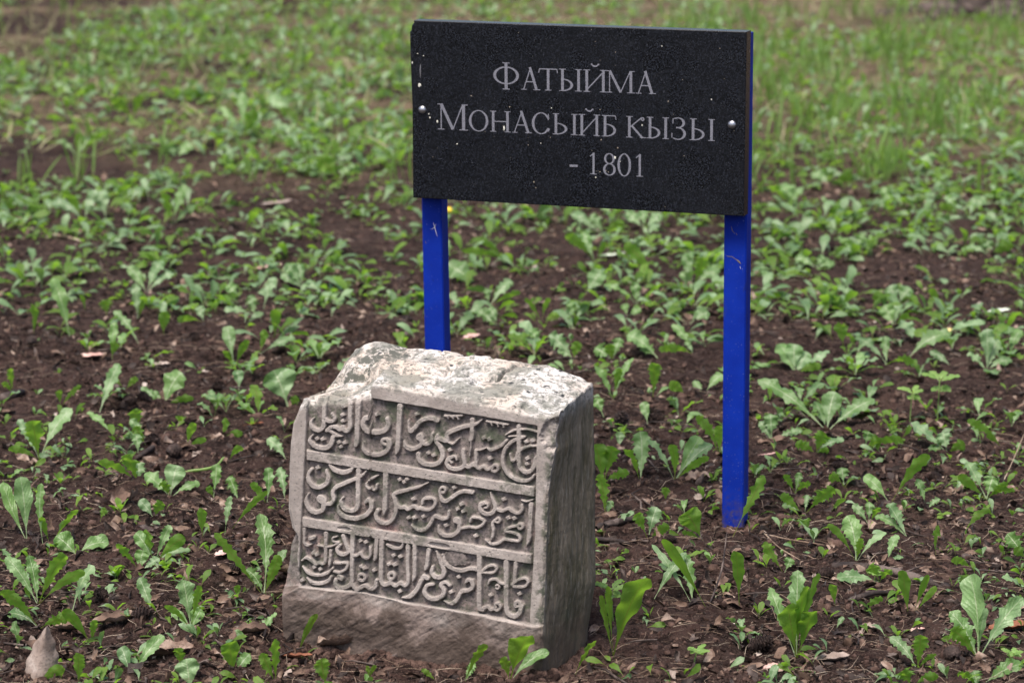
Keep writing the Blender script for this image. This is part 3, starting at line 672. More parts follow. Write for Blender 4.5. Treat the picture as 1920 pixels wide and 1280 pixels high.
W = W - .0008 * sstep(.50, .72, fbm(n3 * .33, 2, 65)) * (rise > .5)       # pits
# chips: on the second band, below it, on the left border, the lower rim
def blobm(cx, cy, rx, ry, rot=0):
    x, y = GX - cx, GY - cy; c, s = math.cos(rot), math.sin(rot); x, y = x * c + y * s, -x * s + y * c
    return np.sqrt((x / rx) ** 2 + (y / ry) ** 2) + .25 * fbm(n3 * .12, 3, 70)
W -= .0030 * sstep(1, .8, blobm(823, 1022, 20, 5, .17)) + .0022 * sstep(1, .75, blobm(646, 991, 13, 4, .15)) * (b2 < 0)
patch = sstep(1.05, .85, blobm(852, 1047, 26, 15, .25)); W = W * (1 - patch) + patch * (-.0022 + .0012 * fbm(n3 * .10, 3, 71))
lb = sstep(3, -3, GX - np.interp(GY, [985, 1000, 1050, 1100, 1130], [538, 556, 557, 560, 500]) - 3 * chipn) * sstep(985, 1002, GY) * sstep(1118, 1100, GY)
W = W - lb * (.0085 + .003 * fbm(n3 * .06, 4, 72))
lowm = sstep(-1, 4, GY - ybot)                                            # picked zone under the field
lowrel = np.clip((GY - ybot) / 120, 0, 1)
dd = (GX * .55 + GY * .95) * .05
W = W + lowm * (.002 - .006 * lowrel ** 1.3 + .0060 * fbm(n3 * .018, 5, 80) + .0007 * fbm(np.stack([dd, (GX - GY) * .008, GX * 0], -1) * 3, 3, 81))
W += lowm * sstep(.0, 1., sstep(1150, 1200, GY + (GX - 600) * .0) * sstep(700, 560, GX)) * -.004
ur = sstep(1.05, .7, blobm(1036, 815, 22, 34, .2)); W -= ur * (.006 + .002 * chipn)      # broken upper right corner
W += -.003 * sstep(6, 0, GX - interp(Lp, GY, 1)) - .0025 * sstep(5, 0, interp(Rp, GY, 1) - GX) * (1 + chipn)
tl = sstep(9, 0, GY - interp(Tp, GX, 0)); W -= .0035 * tl ** 2 * (1 + .5 * chipn)
P3 = stp(GX, GY); P3[..., 2] = W
A_top = sstep(15, 1, GY - interp(Tp, GX, 0) + 12 * fbm(n3 * .06, 4, 90)) * .8
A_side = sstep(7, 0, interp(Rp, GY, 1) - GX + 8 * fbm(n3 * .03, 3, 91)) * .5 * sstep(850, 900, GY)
A_field = sstep(.8, -.8, fld) * (1 - rise); A_field = np.maximum(A_field, lb * .8)
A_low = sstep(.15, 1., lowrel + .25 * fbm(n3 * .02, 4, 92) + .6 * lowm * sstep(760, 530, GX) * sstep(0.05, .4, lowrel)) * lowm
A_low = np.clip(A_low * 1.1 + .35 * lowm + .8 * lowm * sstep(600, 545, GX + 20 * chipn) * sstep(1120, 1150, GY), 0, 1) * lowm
A_moss = .55 * sstep(.05, .45, fbm(n3 * .022, 4, 93)) * np.maximum((fld < 0) * 1., .25) + sstep(14, 3, np.abs(GX - 1030 + (GY - 860) * .06)) * .7 * sstep(.0, .3, fbm(n3 * .03, 3, 94) + .15)
A_moss *= (1 - lowm)
V3 = P3.reshape(-1, 3); att = {'top': A_top, 'side': A_side, 'field': A_field, 'low': A_low, 'moss': np.clip(A_moss, 0, 1)}
gi = np.arange(NS * NT).reshape(NT, NS)
QF = np.stack([gi[:-1, :-1], gi[:-1, 1:], gi[1:, 1:], gi[1:, :-1]], -1)
fcen = lambda A: (A[:-1, :-1] + A[1:, 1:]) / 2
fd, fid, ff, fb1, fb2 = fcen(DS), ID[:-1, :-1], fcen(fld), fcen(b1), fcen(b2)
part = np.full(fd.shape, -1)
part[(fd < 2.6) & (ff < 0)] = fid[(fd < 2.6) & (ff < 0)]
part[(fb1 < 2.2)] = 1000; part[(fb2 < 2.2)] = 1001
def sub(maskF, name, parent, mat=STONE):
    Q = QF[maskF]
    if len(Q) == 0: return None
    u, inv = np.unique(Q, return_inverse=True)
    return obj(name, mesh(name, V3[u], inv.reshape(Q.shape), mat, attrs={k: a.reshape(-1)[u] for k, a in att.items()}), parent)
sub(part == -1, 'carved_face', stone)
for k in range(ndot):
    sub(part == k, 'raised_letter' if k < len(LET) else 'letter_dot', stone)
sub(part == 1000, 'dividing_band', stone); sub(part == 1001, 'dividing_band', stone)

# body of the stone behind the face: top, sides, back
DPT = .165
top_i = list(gi[-1, ::1]); right_i = list(gi[::-1, -1][1:]); left_i = list(gi[:, 0][:-1])
loopi = np.array(left_i[::2] + top_i + right_i[::2])           # up the left side, along the top, down the right
kind = np.array([0] * len(left_i[::2]) + [1] * len(top_i) + [2] * len(right_i[::2]))
F0 = V3[loopi]; px0 = GX.reshape(-1)[loopi]; py0 = GY.reshape(-1)[loopi]
Lb = [(640, 706), (628, 760), (622, 900), (615, 1100), (610, 1300)]
Tb = [(640, 706), (650, 686), (659, 664), (670, 646), (686, 635), (706, 630), (730, 635), (760, 643), (800, 648), (850, 655), (900, 662), (950, 669), (985, 675), (1010, 676), (1032, 681), (1060, 695), (1090, 707), (1113, 721)]
Rb = [(1115, 721), (1115, 760), (1118, 850), (1120, 1000), (1120, 1090), (1110, 1140), (1104, 1180), (1098, 1300)]
s01 = np.where(kind == 1, (px0 - 563) / 485, 0); t01 = (py0 - 757) / (1290 - 757)
bxp = np.where(kind == 0, 0, 0.) ; byp = np.zeros_like(px0)
m = kind == 0; byp[m] = 706 + (1300 - 706) * t01[m]; bxp[m] = interp(Lb, byp[m], 1)
m = kind == 1; bxp[m] = 640 + (1113 - 640) * s01[m]; byp[m] = interp(Tb, bxp[m], 0)
m = kind == 2; tr_ = (py0[m] - 772) / (1290 - 772); byp[m] = 721 + (1300 - 721) * tr_; bxp[m] = interp(Rb, byp[m], 1)
B0 = stp(bxp, byp, -DPT)
NL = 110; q = np.concatenate([np.linspace(0, .12, 22)[:-1], np.linspace(.12, 1, NL - 21)]); R_ = []
for qi in q:
    k = qi + np.where(kind == 1, .05 * (1 - math.exp(-qi / .03)) * (1 - qi), 0)
    shelf = (kind == 1) & (px0 < 694)
    sx = np.clip((694 - px0) / 125, 0, 1)
    crack_q = .48 + .10 * sx + .03 * np.sin(px0 * .12)        # ledge over the low shelf at the left
    ks = np.where(qi < crack_q, .30 * (qi / crack_q), .47 + .53 * np.clip((qi - crack_q) / (1 - crack_q), 0, 1) ** .75)
    kv = np.where(shelf, ks, k); P = F0 + (B0 - F0) * qi
    P[:, 1] = F0[:, 1] + (B0[:, 1] - F0[:, 1]) * kv
    R_.append(P)
R_ = np.array(R_)                                            # (NL, n, 3)
n_ = R_.shape[1]; a0 = R_ * np.array([1, 1, 1])
# surface normals for roughening
du = np.gradient(R_, axis=1); dq = np.gradient(R_, axis=0); Nn = np.cross(du, dq); Nn /= np.linalg.norm(Nn, axis=-1, keepdims=True) + 1e-12
outw = R_ - np.array([.5 * (F0[:, 0].min() + F0[:, 0].max()), .2, -.08]); Nn *= np.sign((Nn * outw).sum(-1).mean())
qq = q[:, None]; fade = sstep(0, .05, qq)
istop = (kind == 1)[None] * 1.; isr = (kind == 2)[None] * 1.; isl = (kind == 0)[None] * 1.
nb = R_ * 1.
amp_top = .0060 * fbm(nb * 22, 3, 101) + .0022 * fbm(nb * 60, 3, 102) - .0045 * sstep(.25, .6, fbm(nb * 55, 2, 103))
amp_r = .0030 * fbm(nb * np.array([20, 6, 30]), 3, 111) + .0016 * fbm(nb * np.array([90, 40, 90]), 4, 112)
amp_l = .008 * fbm(nb * 18, 4, 121)
amp_top = amp_top + .006 * fbm(nb * np.array([9, 0, 14]) + 3, 2, 104)
disp = fade * (istop * amp_top + isr * amp_r + isl * amp_l)
# cracks in the top
pxq = R_[..., 0]; wq = R_[..., 2]
def crack(pts, width, depth):
    P = np.array([(stp(x, y, -d * DPT)[0], -d * DPT) for x, y, d in pts]); D = np.full(pxq.shape, 9.)
    for a, b in zip(P[:-1], P[1:]):
        dv_ = b - a; s = np.clip(((pxq - a[0]) * dv_[0] + (wq - a[1]) * dv_[1]) / (dv_ @ dv_), 0, 1)
        D = np.minimum(D, np.hypot(pxq - a[0] - dv_[0] * s, wq - a[1] - dv_[1] * s))
    D += .0008 * fbm(nb * 150, 2, 130); return -depth * sstep(width, 0, D) * istop
disp = disp + crack([(800, 690, .50), (840, 695, .48), (880, 700, .48), (912, 706, .46), (935, 699, .56), (944, 689, .68), (956, 683, .76), (975, 676, .88)], .0042, .018)
disp = disp + crack([(650, 722, .42), (672, 718, .40), (690, 706, .44), (694, 696, .5)], .006, .022)
Nn = np.where(istop[..., None] > 0, np.array([0, 1., 0]), Nn)
Rr = R_ + Nn * disp[..., None]
# soften the back edge
Rr[..., 1] -= istop * .004 * sstep(.92, 1., qq) ** 2
Rr[..., 0] -= isr * .002 * sstep(.92, 1., qq) ** 2
Rr[0] = F0
bi = np.arange(NL * n_).reshape(NL, n_)
BQ = np.stack([bi[:-1, :-1], bi[1:, :-1], bi[1:, 1:], bi[:-1, 1:]], -1).reshape(-1, 4)
cen = Rr[-1].mean(0) + np.array([0, 0, -.01]); Vb = np.concatenate([Rr.reshape(-1, 3), Rr[-1] * .5 + cen * .5 + [0, 0, -.006], cen[None]])
o1 = NL * n_; c1 = o1 + n_
cap = [[bi[-1, i], o1 + i, o1 + i + 1, bi[-1, i + 1]] for i in range(n_ - 1)] + [[o1 + i, c1, c1, o1 + i + 1] for i in range(n_ - 1)]
cap = [list(dict.fromkeys(c)) for c in cap]
ext_ = lambda a, v=0: np.concatenate([a.reshape(-1), np.full(n_ + 1, v)])
nz = fbm(nb * 25, 4, 140)
bt = istop * sstep(-.2, .02, qq - .00) + isr * sstep(.012, .0, (F0[:, 1].max() - .02) - Rr[..., 1] + .02 * nz) * .0
f_loop = {k: a.reshape(-1)[loopi][None] for k, a in att.items()}
blend = sstep(0, .06, qq + .02 * nz)
edge_r = sstep(.030, .0, (np.interp(R_[..., 2], [-DPT, 0], [B0[kind == 2][0, 1], F0[kind == 2][0, 1]])) - R_[..., 1] + .016 * nz)
a_top = istop * (f_loop['top'] * (1 - blend) + blend) + isr * (edge_r * .8) + isl * .25
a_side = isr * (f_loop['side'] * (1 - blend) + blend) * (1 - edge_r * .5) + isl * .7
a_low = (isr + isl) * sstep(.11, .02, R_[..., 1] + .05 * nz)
at2 = {'top': ext_(a_top), 'side': ext_(a_side, 1), 'field': ext_(f_loop['field'] * (1 - blend)), 'low': ext_(a_low), 'moss': ext_((istop + isr) * .35 * sstep(.1, .5, nz) + 1.0 * istop * sstep(725, 690, px0)[None] * sstep(.42, .55, qq) * sstep(-.3, .2, nz))}
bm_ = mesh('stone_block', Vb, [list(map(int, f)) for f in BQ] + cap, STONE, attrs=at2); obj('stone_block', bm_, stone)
STONE_BOX = (T0, TU, n0)

#@@PLANTS
# ------------------------------------------------------------------ plants
NUM = ['no', 'one', 'two', 'three', 'four', 'five', 'six', 'seven', 'eight', 'nine', 'ten', 'eleven', 'twelve']
used = set()
LM = [(nm, (T0 + TU * -.18 - n0 * .05) if nm == 'carved stone' else ground_at(x, y)) for nm, x, y in [
 ('carved stone', 800, 1230), ('right blue post', 1380, 990), ('left blue post', 815, 905), ('rolled grey leaf', 73, 1243), ('pale pink leaf', 1822, 915), ('whitish folded leaf', 1872, 588), ('yellow leaf scrap', 1777, 624), ('small pink leaf by the post', 1440, 856),
 ('cream leaf between the posts', 1150, 482), ('pink lobed leaf by the left post', 884, 636), ('long pinkish leaf', 165, 674), ('crumpled pinkish leaf', 418, 1042), ('rust red curled leaf', 555, 1237), ('brown leaf on the stone base', 632, 1212), ('rusty torn leaf', 1890, 1183),
 ('tan leaf scrap', 1719, 1186), ('grey scrap at the stone foot', 1075, 1212), ('twisted grey leaf', 1630, 1182), ('dull pink curled leaf', 1445, 1255), ('pale torn leaf', 300, 690), ('long brown leaf', 215, 1170), ('white leaf on blurred soil', 520, 385), ('light tan leaf', 505, 505),
 ('grey leaf far back', 75, 172), ('white scrap in the grass', 1745, 200), ('white petal', 1568, 288), ('pinkish white far leaf', 1815, 341), ('tan scrap beside the plaque', 715, 228), ('orange-tan leaf by the post', 1390, 655), ('upright crumpled leaf', 235, 945),
 ('rolled brown leaf', 1310, 905), ('curled brown leaf', 1360, 1100), ('small rust leaf', 478, 800), ('broad brown leaf', 310, 1232), ('brown folded leaf', 470, 1190), ('grey crumpled leaf', 1560, 1240), ('half-buried branch', 1680, 1080), ('short broken stick', 1640, 1118),
 ('brown wood stub', 22, 745), ('thin brown stick', 275, 852), ('grey bark strip', 1160, 985), ('slim pale stick', 130, 448), ('dark far branch', 380, 58), ('yellow flower', 842, 412), ('leaning straw', 1900, 880), ('upright cone', 1165, 795), ('yellow-green stalk', 385, 880)]]
def place_label(head, x, y):
    """where the thing stands, told from the nearest thing one can find"""
    d = sorted(LM, key=lambda m: math.hypot(x - m[1][0], y - m[1][1]))
    for nm, p in d:
        dx, dy = x - p[0], y - p[1]; r = math.hypot(dx, dy)
        q = 'just' if r < .10 else 'a little' if r < .28 else 'some way' if r < .6 else 'far'
        v = 'behind' if dy > 0 else 'nearer than'; h_ = 'right of' if dx > 0 else 'left of'
        w_ = v if abs(dx) < .38 * abs(dy) else h_ if abs(dy) < .38 * abs(dx) else (v if v == 'behind' else 'nearer') + ' and ' + h_
        s = '%s %s %s the %s' % (head, q, w_, nm)
        if len(s.split()) <= 16 and s not in used: used.add(s); return s
    return s
def leaf(b, c, t, width, N, teeth=.3, k=5, rows=18, t0=.2, seed=0, fold=.18, wav=.10, cols=5, tipw=.68):
    r = np.random.default_rng(seed); b, c, t = map(lambda q: np.asarray(q, float), (b, c, t))
    s = np.linspace(0, 1, rows + 1)[:, None]
    C = (1 - s) ** 2 * b + 2 * s * (1 - s) * c + s ** 2 * t; Tn = 2 * (1 - s) * (c - b) + 2 * s * (t - c)
    Tn /= np.linalg.norm(Tn, axis=1, keepdims=True) + 1e-9
    S = np.cross(N, Tn); S /= np.linalg.norm(S, axis=1, keepdims=True) + 1e-9; NN = np.cross(Tn, S)
    s = s[:, 0]; prof = .055 + .945 * np.where(s < tipw, sstep(t0, tipw, s) ** .8, np.sqrt(np.clip(1 - ((s - tipw) / (1.001 - tipw)) ** 2.2, 0, 1)))
    prof = prof * (1 - sstep(.985, 1, s) * .9)
    V = []; U = []; ph = r.random(2); ph2 = r.random() * 6
    for j in range(cols):
        v = j / (cols - 1) * 2 - 1; side = 0 if v < 0 else 1; e = abs(v)
        saw = 1 - ((s * k * (1 + .15 * side) + ph[side]) % 1.0)
        saw = np.where(s > .93, .1, saw) * (s > t0 * .7)
        hw = width / 2 * prof * (1 - teeth * saw * e ** 2)
        back = -teeth * .25 * width * (e ** 2) * (saw < .35) * prof
        V.append(C + S * (v * hw)[:, None] + Tn * back[:, None] + NN * ((fold * hw * e) + wav * width * prof * e * np.sin(s * 17 + ph2 + side * 2) * .5)[:, None])
        U.append(np.stack([s, np.full_like(s, .5 + v / 2)], 1))
    V = np.stack(V, 1).reshape(-1, 3); U = np.stack(U, 1).reshape(-1, 2); i = np.arange((rows + 1) * cols).reshape(-1, cols)
    Fq = np.stack([i[:-1, :-1], i[1:, :-1], i[1:, 1:], i[:-1, 1:]], -1).reshape(-1, 4)
    return V, Fq, U
MAT = {'g': LEAF_G, 'y': LEAF_Y, 'p': DEADPALE}
VIEW = -FW
def hero_leaf(B, tx, ty, wpx, kind, r, org):
    Y = B[1]; px_m = Y / F; col_ = 'g' if 'g' in kind else 'y'
    h = 0
    q0 = at_depth(tx, ty, Y); L = np.linalg.norm(q0 - B)
    lean = (r.uniform(.25, .6) if col_ == 'g' else r.uniform(-.5, -.1)) * L
    T = at_depth(tx, ty, Y + lean); g = gh(T[0], T[1])
    if T[2] < g + .008: T = at_depth(tx, ty, Y + lean)
    if T[2] < g + .006:
        T = ground_at(tx, ty) + np.array([0, 0, .012])
        d = T - np.array([0, 0, H]) - 0
    mid = (B + T) / 2; Ld = np.linalg.norm(T - B)
    Cc = mid + np.array([0, 0, 1]) * Ld * r.uniform(.08, .26) + RT * Ld * r.normal(0, .05)
    Nn_ = (VIEW * r.uniform(.7, 1.1) + np.array([0, 0, .9]) + RT * r.normal(0, .45)) if col_ == 'g' else (-VIEW * 1.0 + np.array([0, 0, .35]) + RT * r.normal(0, .45))
    Nn_ /= np.linalg.norm(Nn_)
    sm = 's' in kind
    V, Fq, U = leaf(B - org + np.array([0, 0, -.004]), Cc - org, T - org, wpx * px_m * 1.15, Nn_, teeth=.08 if sm else r.uniform(.30, .62), k=r.integers(5, 10),
                    rows=28, t0=r.uniform(.08, .22), seed=int(r.integers(1e6)), fold=r.uniform(.0, .35), wav=.24)
    return V, Fq, U, col_
HERO = """
1150 1225|1212 1083 54 ys|1140 1098 14 y|1127 1115 14 y
1075 1268|1118 1200 20 y
955 1276|990 1192 46 ys|1030 1222 22 gs|940 1232 22 y
1223 1125|1287 1035 22 g
1326 1138|1242 1010 18 ys
1299 1132|1283 1040 30 g|1222 1020 16 g
1386 1130|1380 1033 26 ys
1319 1014|1285 960 42 ys|1278 1010 14 y
1372 1006|1434 892 26 y
1215 1008|1232 950 36 g|1255 985 24 y|1193 962 24 y
1200 902|1200 808 40 g|1168 842 22 y
1265 898|1214 823 20 g|1313 819 32 gs|1336 833 28 g|1330 857 16 y|1258 833 22 y
1135 966|1123 888 26 y|1148 938 18 g
1248 936|1249 913 18 y
1605 1051|1588 966 40 g|1551 983 14 y|1615 1008 18 y|1662 998 16 g
1664 1053|1685 1003 20 g|1694 1044 12 g
1702 1006|1664 944 30 g|1640 968 20 g
1669 942|1743 853 24 y|1619 893 22 gs
1738 952|1718 897 28 g|1763 935 14 g
1850 932|1813 865 38 g|1862 892 34 g|1904 920 16 y|1797 890 20 y|1890 905 18 y
1805 998|1857 955 15 y
1755 1040|1760 984 18 y
1925 1045|1888 1000 38 g|1900 1030 20 y
1494 1232|1477 1134 42 ys|1522 1146 36 ys|1444 1100 32 g|1496 1068 40 g|1514 1098 26 y|1536 1074 16 y
1470 1072|1432 1016 26 y|1483 1045 22 g
1568 1140|1561 1095 15 ys
1704 1153|1692 1068 24 ys
1615 1140|1656 1121 18 y
1713 1147|1756 1099 12 ys|1741 1077 12 ys
1649 1086|1568 1097 30 g|1629 1060 34 y|1668 1067 32 y
1834 1232|1817 1078 50 gs|1780 1146 40 g|1918 1119 42 g|1783 1179 34 y|1850 1139 16 gs
1720 1252|1668 1193 28 g|1726 1189 32 y|1756 1226 14 y
1709 1283|1690 1258 42 y|1760 1268 22 y
1834 1286|1826 1256 30 g|1918 1258 34 g|1795 1262 26 y
1566 1178|1582 1156 10 gs
1825 1064|1783 1050 18 y
1508 962|1565 915 36 y|1464 927 20 y|1466 947 20 g|1514 927 14 g
1491 921|1471 889 16 y|1520 905 20 y|1500 885 16 g
1582 905|1578 876 28 g|1612 907 14 g|1553 907 22 y
1629 980|1598 946 20 g|1649 951 16 ys|1630 940 22 g
1551 806|1420 712 36 g|1528 752 30 g|1566 734 36 gs|1640 781 44 gs|1640 748 32 g
1491 700|1462 644 36 gs|1491 645 32 gs|1555 657 24 g|1515 660 28 gs|1540 688 20 y
1582 650|1573 608 26 ys
1662 680|1604 633 32 g|1660 630 24 g|1719 696 22 y
1700 673|1783 626 32 g
1716 643|1688 600 42 g
1676 610|1658 572 26 gs|1689 572 20 gs|1704 588 12 y
1682 569|1668 536 26 gs|1708 540 28 gs|1711 566 28 ys|1635 567 20 y
1612 566|1571 539 20 g|1555 574 16 g
1850 693|1850 616 28 g|1873 636 30 g|1898 676 26 g|1864 712 30 g|1813 664 24 g
1783 683|1743 658 20 g
1447 825|1444 775 34 g|1505 806 22 g|1424 790 20 g
1530 846|1491 832 24 y|1548 812 34 y|1583 824 22 g|1555 845 16 y
1622 835|1629 808 26 g|1694 826 20 y|1652 830 32 y
1776 845|1708 792 36 g|1768 810 32 g|1810 833 28 y|1740 840 20 g
1877 835|1813 788 18 y|1850 815 14 y
131 632|98 522 32 g
62 632|60 570 18 ys
275 548|240 499 24 g|306 488 28 g|327 513 24 g
259 600|255 530 22 g|270 562 12 y
307 626|312 584 20 ys|307 564 12 gs
210 673|215 603 18 g|218 641 20 y
262 646|213 583 20 g
200 590|198 562 26 y
160 582|150 553 10 ys
383 602|375 573 18 gs|333 611 14 ys
440 686|427 611 24 gs|465 637 14 ys|419 657 12 ys
487 660|497 618 16 ys|553 632 22 g
494 580|517 520 18 gs
568 539|537 493 24 g|561 495 24 g|526 517 18 gs|592 531 12 ys
450 560|426 534 22 gs
477 590|470 552 26 g|420 592 20 g
185 775|223 681 26 g
306 761|341 698 44 gs|264 726 18 g|364 759 16 y|288 732 14 g
448 730|443 694 20 gs
541 763|513 694 60 gs|560 745 20 y
74 859|60 788 40 y|135 765 30 g|15 842 18 y|34 786 24 g
215 815|163 773 20 g
275 835|251 799 22 y|244 786 24 g
262 798|249 768 28 y
259 848|254 813 20 g
349 834|364 792 16 ys|387 824 12 ys
417 818|424 783 16 ys|455 812 14 ys
537 860|500 823 28 g
114 761|111 731 14 y|152 722 12 y
25 738|20 690 16 y|3 718 14 y
430 858|455 839 14 ys
235 728|207 704 16 y|258 708 14 y
50 1010|38 893 34 gs|6 903 24 gs
81 1020|78 905 20 g
319 929|333 872 38 gs|271 887 34 g|375 906 20 g|300 905 26 y
259 902|234 852 36 y|259 866 26 g|184 866 22 y
289 970|261 937 20 gs|305 940 24 y
289 1053|278 996 30 ys|254 999 26 gs|347 1007 24 ys|320 984 24 g|358 1044 18 g
262 1067|218 1019 20 y|269 1031 26 gs|300 1060 20 g
358 1174|343 1086 40 g|376 1097 18 y|377 1141 26 gs|321 1148 18 gs|308 1135 14 y
289 1153|261 1082 26 g
421 1006|433 929 16 g
447 936|429 893 28 g
400 928|406 869 26 g|388 912 14 y
380 1002|380 953 18 ys
433 990|502 920 14 y
494 1113|487 962 38 g|402 998 22 y|461 1067 28 g|524 1040 24 y|538 1030 22 g
447 1120|445 1096 12 ys
71 1130|124 1040 30 y|10 1044 30 g|54 1040 30 g|160 1072 22 y
134 1147|177 1060 34 g
94 1019|146 955 14 y|77 969 14 y
144 1037|105 1004 36 gs|204 1017 30 gs
74 1174|0 1108 30 y|14 1165 24 g|128 1161 28 y
171 1204|117 1144 20 ys|179 1161 16 y
40 1217|26 1164 20 gs
148 1282|148 1224 26 y
245 1268|308 1191 26 g|227 1212 24 gs|214 1266 16 y
343 1256|332 1214 24 y
356 1290|348 1234 44 gs
437 1265|427 1204 34 ys|468 1225 26 g
517 1279|489 1224 26 y|515 1197 24 y
484 1187|519 1148 14 g|510 1177 20 g
467 1207|440 1182 12 gs
71 1279|120 1252 20 ys
500 942|501 876 22 g|470 905 16 y
534 936|523 876 24 g
188 973|199 953 14 y
557 1225|595 1150 13 ys
613 1286|602 1234 32 y
692 1270|689 1247 10 ys|705 1247 8 ys
820 1274|790 1254 12 y
871 1275|914 1208 20 y|890 1240 18 g
948 484|866 470 18 y|905 455 14 y
894 534|838 496 40 gs
918 571|960 527 26 g|976 548 14 y|912 540 16 g
1016 603|984 559 10 ys|1031 559 10 ys|1050 590 16 ys
1097 552|1126 506 34 gs
1116 489|1094 436 22 g|1060 440 24 y|1133 453 10 ys
1230 524|1170 458 28 y
1195 571|1131 534 18 g|1190 528 22 g|1240 532 14 y
1208 427|1175 398 20 gs|1240 400 22 gs|1205 394 16 gs
1132 441|1107 403 24 g|1171 418 22 y|1070 401 20 g
1290 608|1329 585 26 gs|1245 571 18 g
1300 536|1283 474 22 g|1318 482 34 y|1350 505 24 g|1275 512 20 g
1176 592|1168 571 14 gs|1201 577 14 gs
1076 600|1101 569 18 g|1069 564 24 g|1050 585 20 g
932 614|893 582 26 g|916 577 16 gs
1013 650|974 604 22 gs|993 620 30 g|955 622 24 g
1076 673|1029 628 34 g|1085 640 22 y|1045 655 24 g
1149 673|1115 652 30 g|1163 633 24 g|1140 645 22 y
1233 668|1175 628 36 g|1200 650 26 g
1300 661|1259 609 18 g|1285 640 18 g|1235 655 20 y
1149 747|1115 686 20 g|1163 690 16 y|1188 671 16 g
1224 744|1226 680 28 y
1214 792|1206 753 18 gs
1348 853|1304 781 24 y|1347 797 18 ys
1132 900|1117 832 40 ys|1148 836 34 y|1180 886 24 y
1320 737|1356 702 22 g|1300 725 16 g
1287 739|1254 722 20 ys
1161 835|1163 810 16 gs
1132 778|1117 745 26 g
457 261|481 207 24 y|412 201 16 g|453 174 20 g
571 237|503 180 22 gs|524 204 24 y|606 214 22 gs
144 291|106 264 24 g|199 248 16 y|150 250 20 y|165 265 18 g
249 227|207 187 24 y|266 180 18 y
144 190|103 157 18 g|179 160 16 y
636 338|597 295 36 y|665 310 20 g
158 415|117 358 22 y|182 355 24 g|95 380 24 g
198 408|186 359 26 gs
322 422|309 362 26 y|347 345 24 g|370 385 24 g
329 298|321 271 24 gs|360 269 24 gs
413 190|345 178 20 y
1150 405|1120 380 16 g|1180 385 16 y
1720 310|1660 285 20 y|1755 290 20 g
1480 385|1465 345 36 gs|1440 350 22 y|1505 350 22 g
1560 350|1520 325 26 g|1600 330 22 y
1668 395|1655 350 22 g|1640 375 20 g
1800 395|1770 370 22 g|1850 375 26 g|1760 395 20 y
1600 470|1570 445 22 g|1640 455 24 g|1620 440 20 g
1855 478|1850 450 26 g|1900 460 22 y|1810 465 18 g
1530 500|1490 485 26 g|1565 495 24 g|1545 480 20 g
"""
hero_pos = []; plants = []; nth = 0
GRP = 'dandelion plants growing in the soil around the stone'
for ln in HERO.strip().split('\n'):
    parts = ln.split('|'); bx_, by_ = map(float, parts[0].split()); r = np.random.default_rng(int(bx_ * 7 + by_ * 13)); nth += 1
    B = ground_at(bx_, by_); hero_pos.append(B)
    lv = [p.split() for p in parts[1:]]; ks = set('g' if 'g' in l[3] else 'y' for l in lv)
    size = max(math.hypot(float(l[0]) - bx_, float(l[1]) - by_) for l in lv) * B[1] / F
    hd = ('large' if size > .085 else 'medium' if size > .05 else 'small') + ' ' + ('grey-green' if ks == {'g'} else 'yellow-green' if ks == {'y'} else 'green') + ' dandelion'; hd = hd.replace(' ', ' %s-leaved ' % NUM[len(lv)], 1)
    if len(lv) == 1:
        V, Fq, U, c = hero_leaf(B, float(lv[0][0]), float(lv[0][1]), float(lv[0][2]), lv[0][3], r, B)
        root = obj('dandelion_plant', mesh('dandelion_plant', V, Fq, MAT[c], uv=U), loc=B)
    else:
        root = obj('dandelion_plant', None, loc=B)
        for l in lv:
            V, Fq, U, c = hero_leaf(B, float(l[0]), float(l[1]), float(l[2]), l[3], r, B)
            obj('leaf', mesh('leaf', V, Fq, MAT[c], uv=U), root)
    tag(root, place_label(hd, B[0], B[1]), 'plant', GRP)
hero_pos = np.array(hero_pos)

# leaf patterns for the rest: unit length, growing along +x from the origin, curving up and over
def unit_leaf(seed, smooth=False, rows=18, cols=5):
    r = np.random.default_rng(seed); el = r.uniform(.25, 1.0); x1 = math.cos(el); z1 = math.sin(el) * r.uniform(.6, 1)
    return leaf((0, 0, -.02), (x1 * .45, r.normal(0, .05), z1 * .75 + .18), (x1, r.normal(0, .12), z1), r.uniform(.28, .42), (-.3, 0, 1), teeth=.06 if smooth else r.uniform(.3, .62),
                k=r.integers(5, 9), rows=rows, t0=r.uniform(.05, .22), seed=seed, fold=r.uniform(0, .3), wav=.24, cols=cols)
ULEAF = []
for i in range(16):
    V, Fq, U = unit_leaf(500 + i, i % 4 == 0); ULEAF.append([mesh('leaf', V, Fq, LEAF_G, uv=U), mesh('leaf', V, Fq, LEAF_Y, uv=U)])
def blocked(x, y, rad):
    a = (np.array([x, y, 0]) - T0); u = a @ TU; d = -(a @ n0)
    if -.40 < u < .06 and -.04 < d < .22: return True
    return False
# keep a clear look at bare soil where the photograph has it
BARE = [(1700, 520, 170, 36), (1840, 560, 80, 40), (1450, 640, 90, 36), (1800, 760, 120, 22), (700, 195, 100, 22), (1040, 480, 90, 22), (690, 470, 60, 20), (150, 590, 90, 30), (640, 610, 60, 40), (1330, 700, 40, 30), (350, 640, 140, 45), (90, 700, 90, 45), (330, 545, 60, 20),
        (80, 190, 90, 14), (430, 240, 160, 14), (1760, 1060, 150, 26), (1230, 1010, 90, 30), (1700, 900, 60, 26), (1290, 1220, 130, 40), (250, 930, 60, 24), (430, 1080, 50, 40), (780, 1260, 250, 30), (1500, 1180, 60, 40)]
def to_px(x, y, z=0.):
    d = np.array([x, y, z]) - CP; f = d @ FW; return 960 + F * (d @ RT) / f, 640 - F * (d @ UPV) / f
def bare(x, y):
    px, py = to_px(x, y); return any(((px - a) / c) ** 2 + ((py - b) / d) ** 2 < 1 for a, b, c, d in BARE)
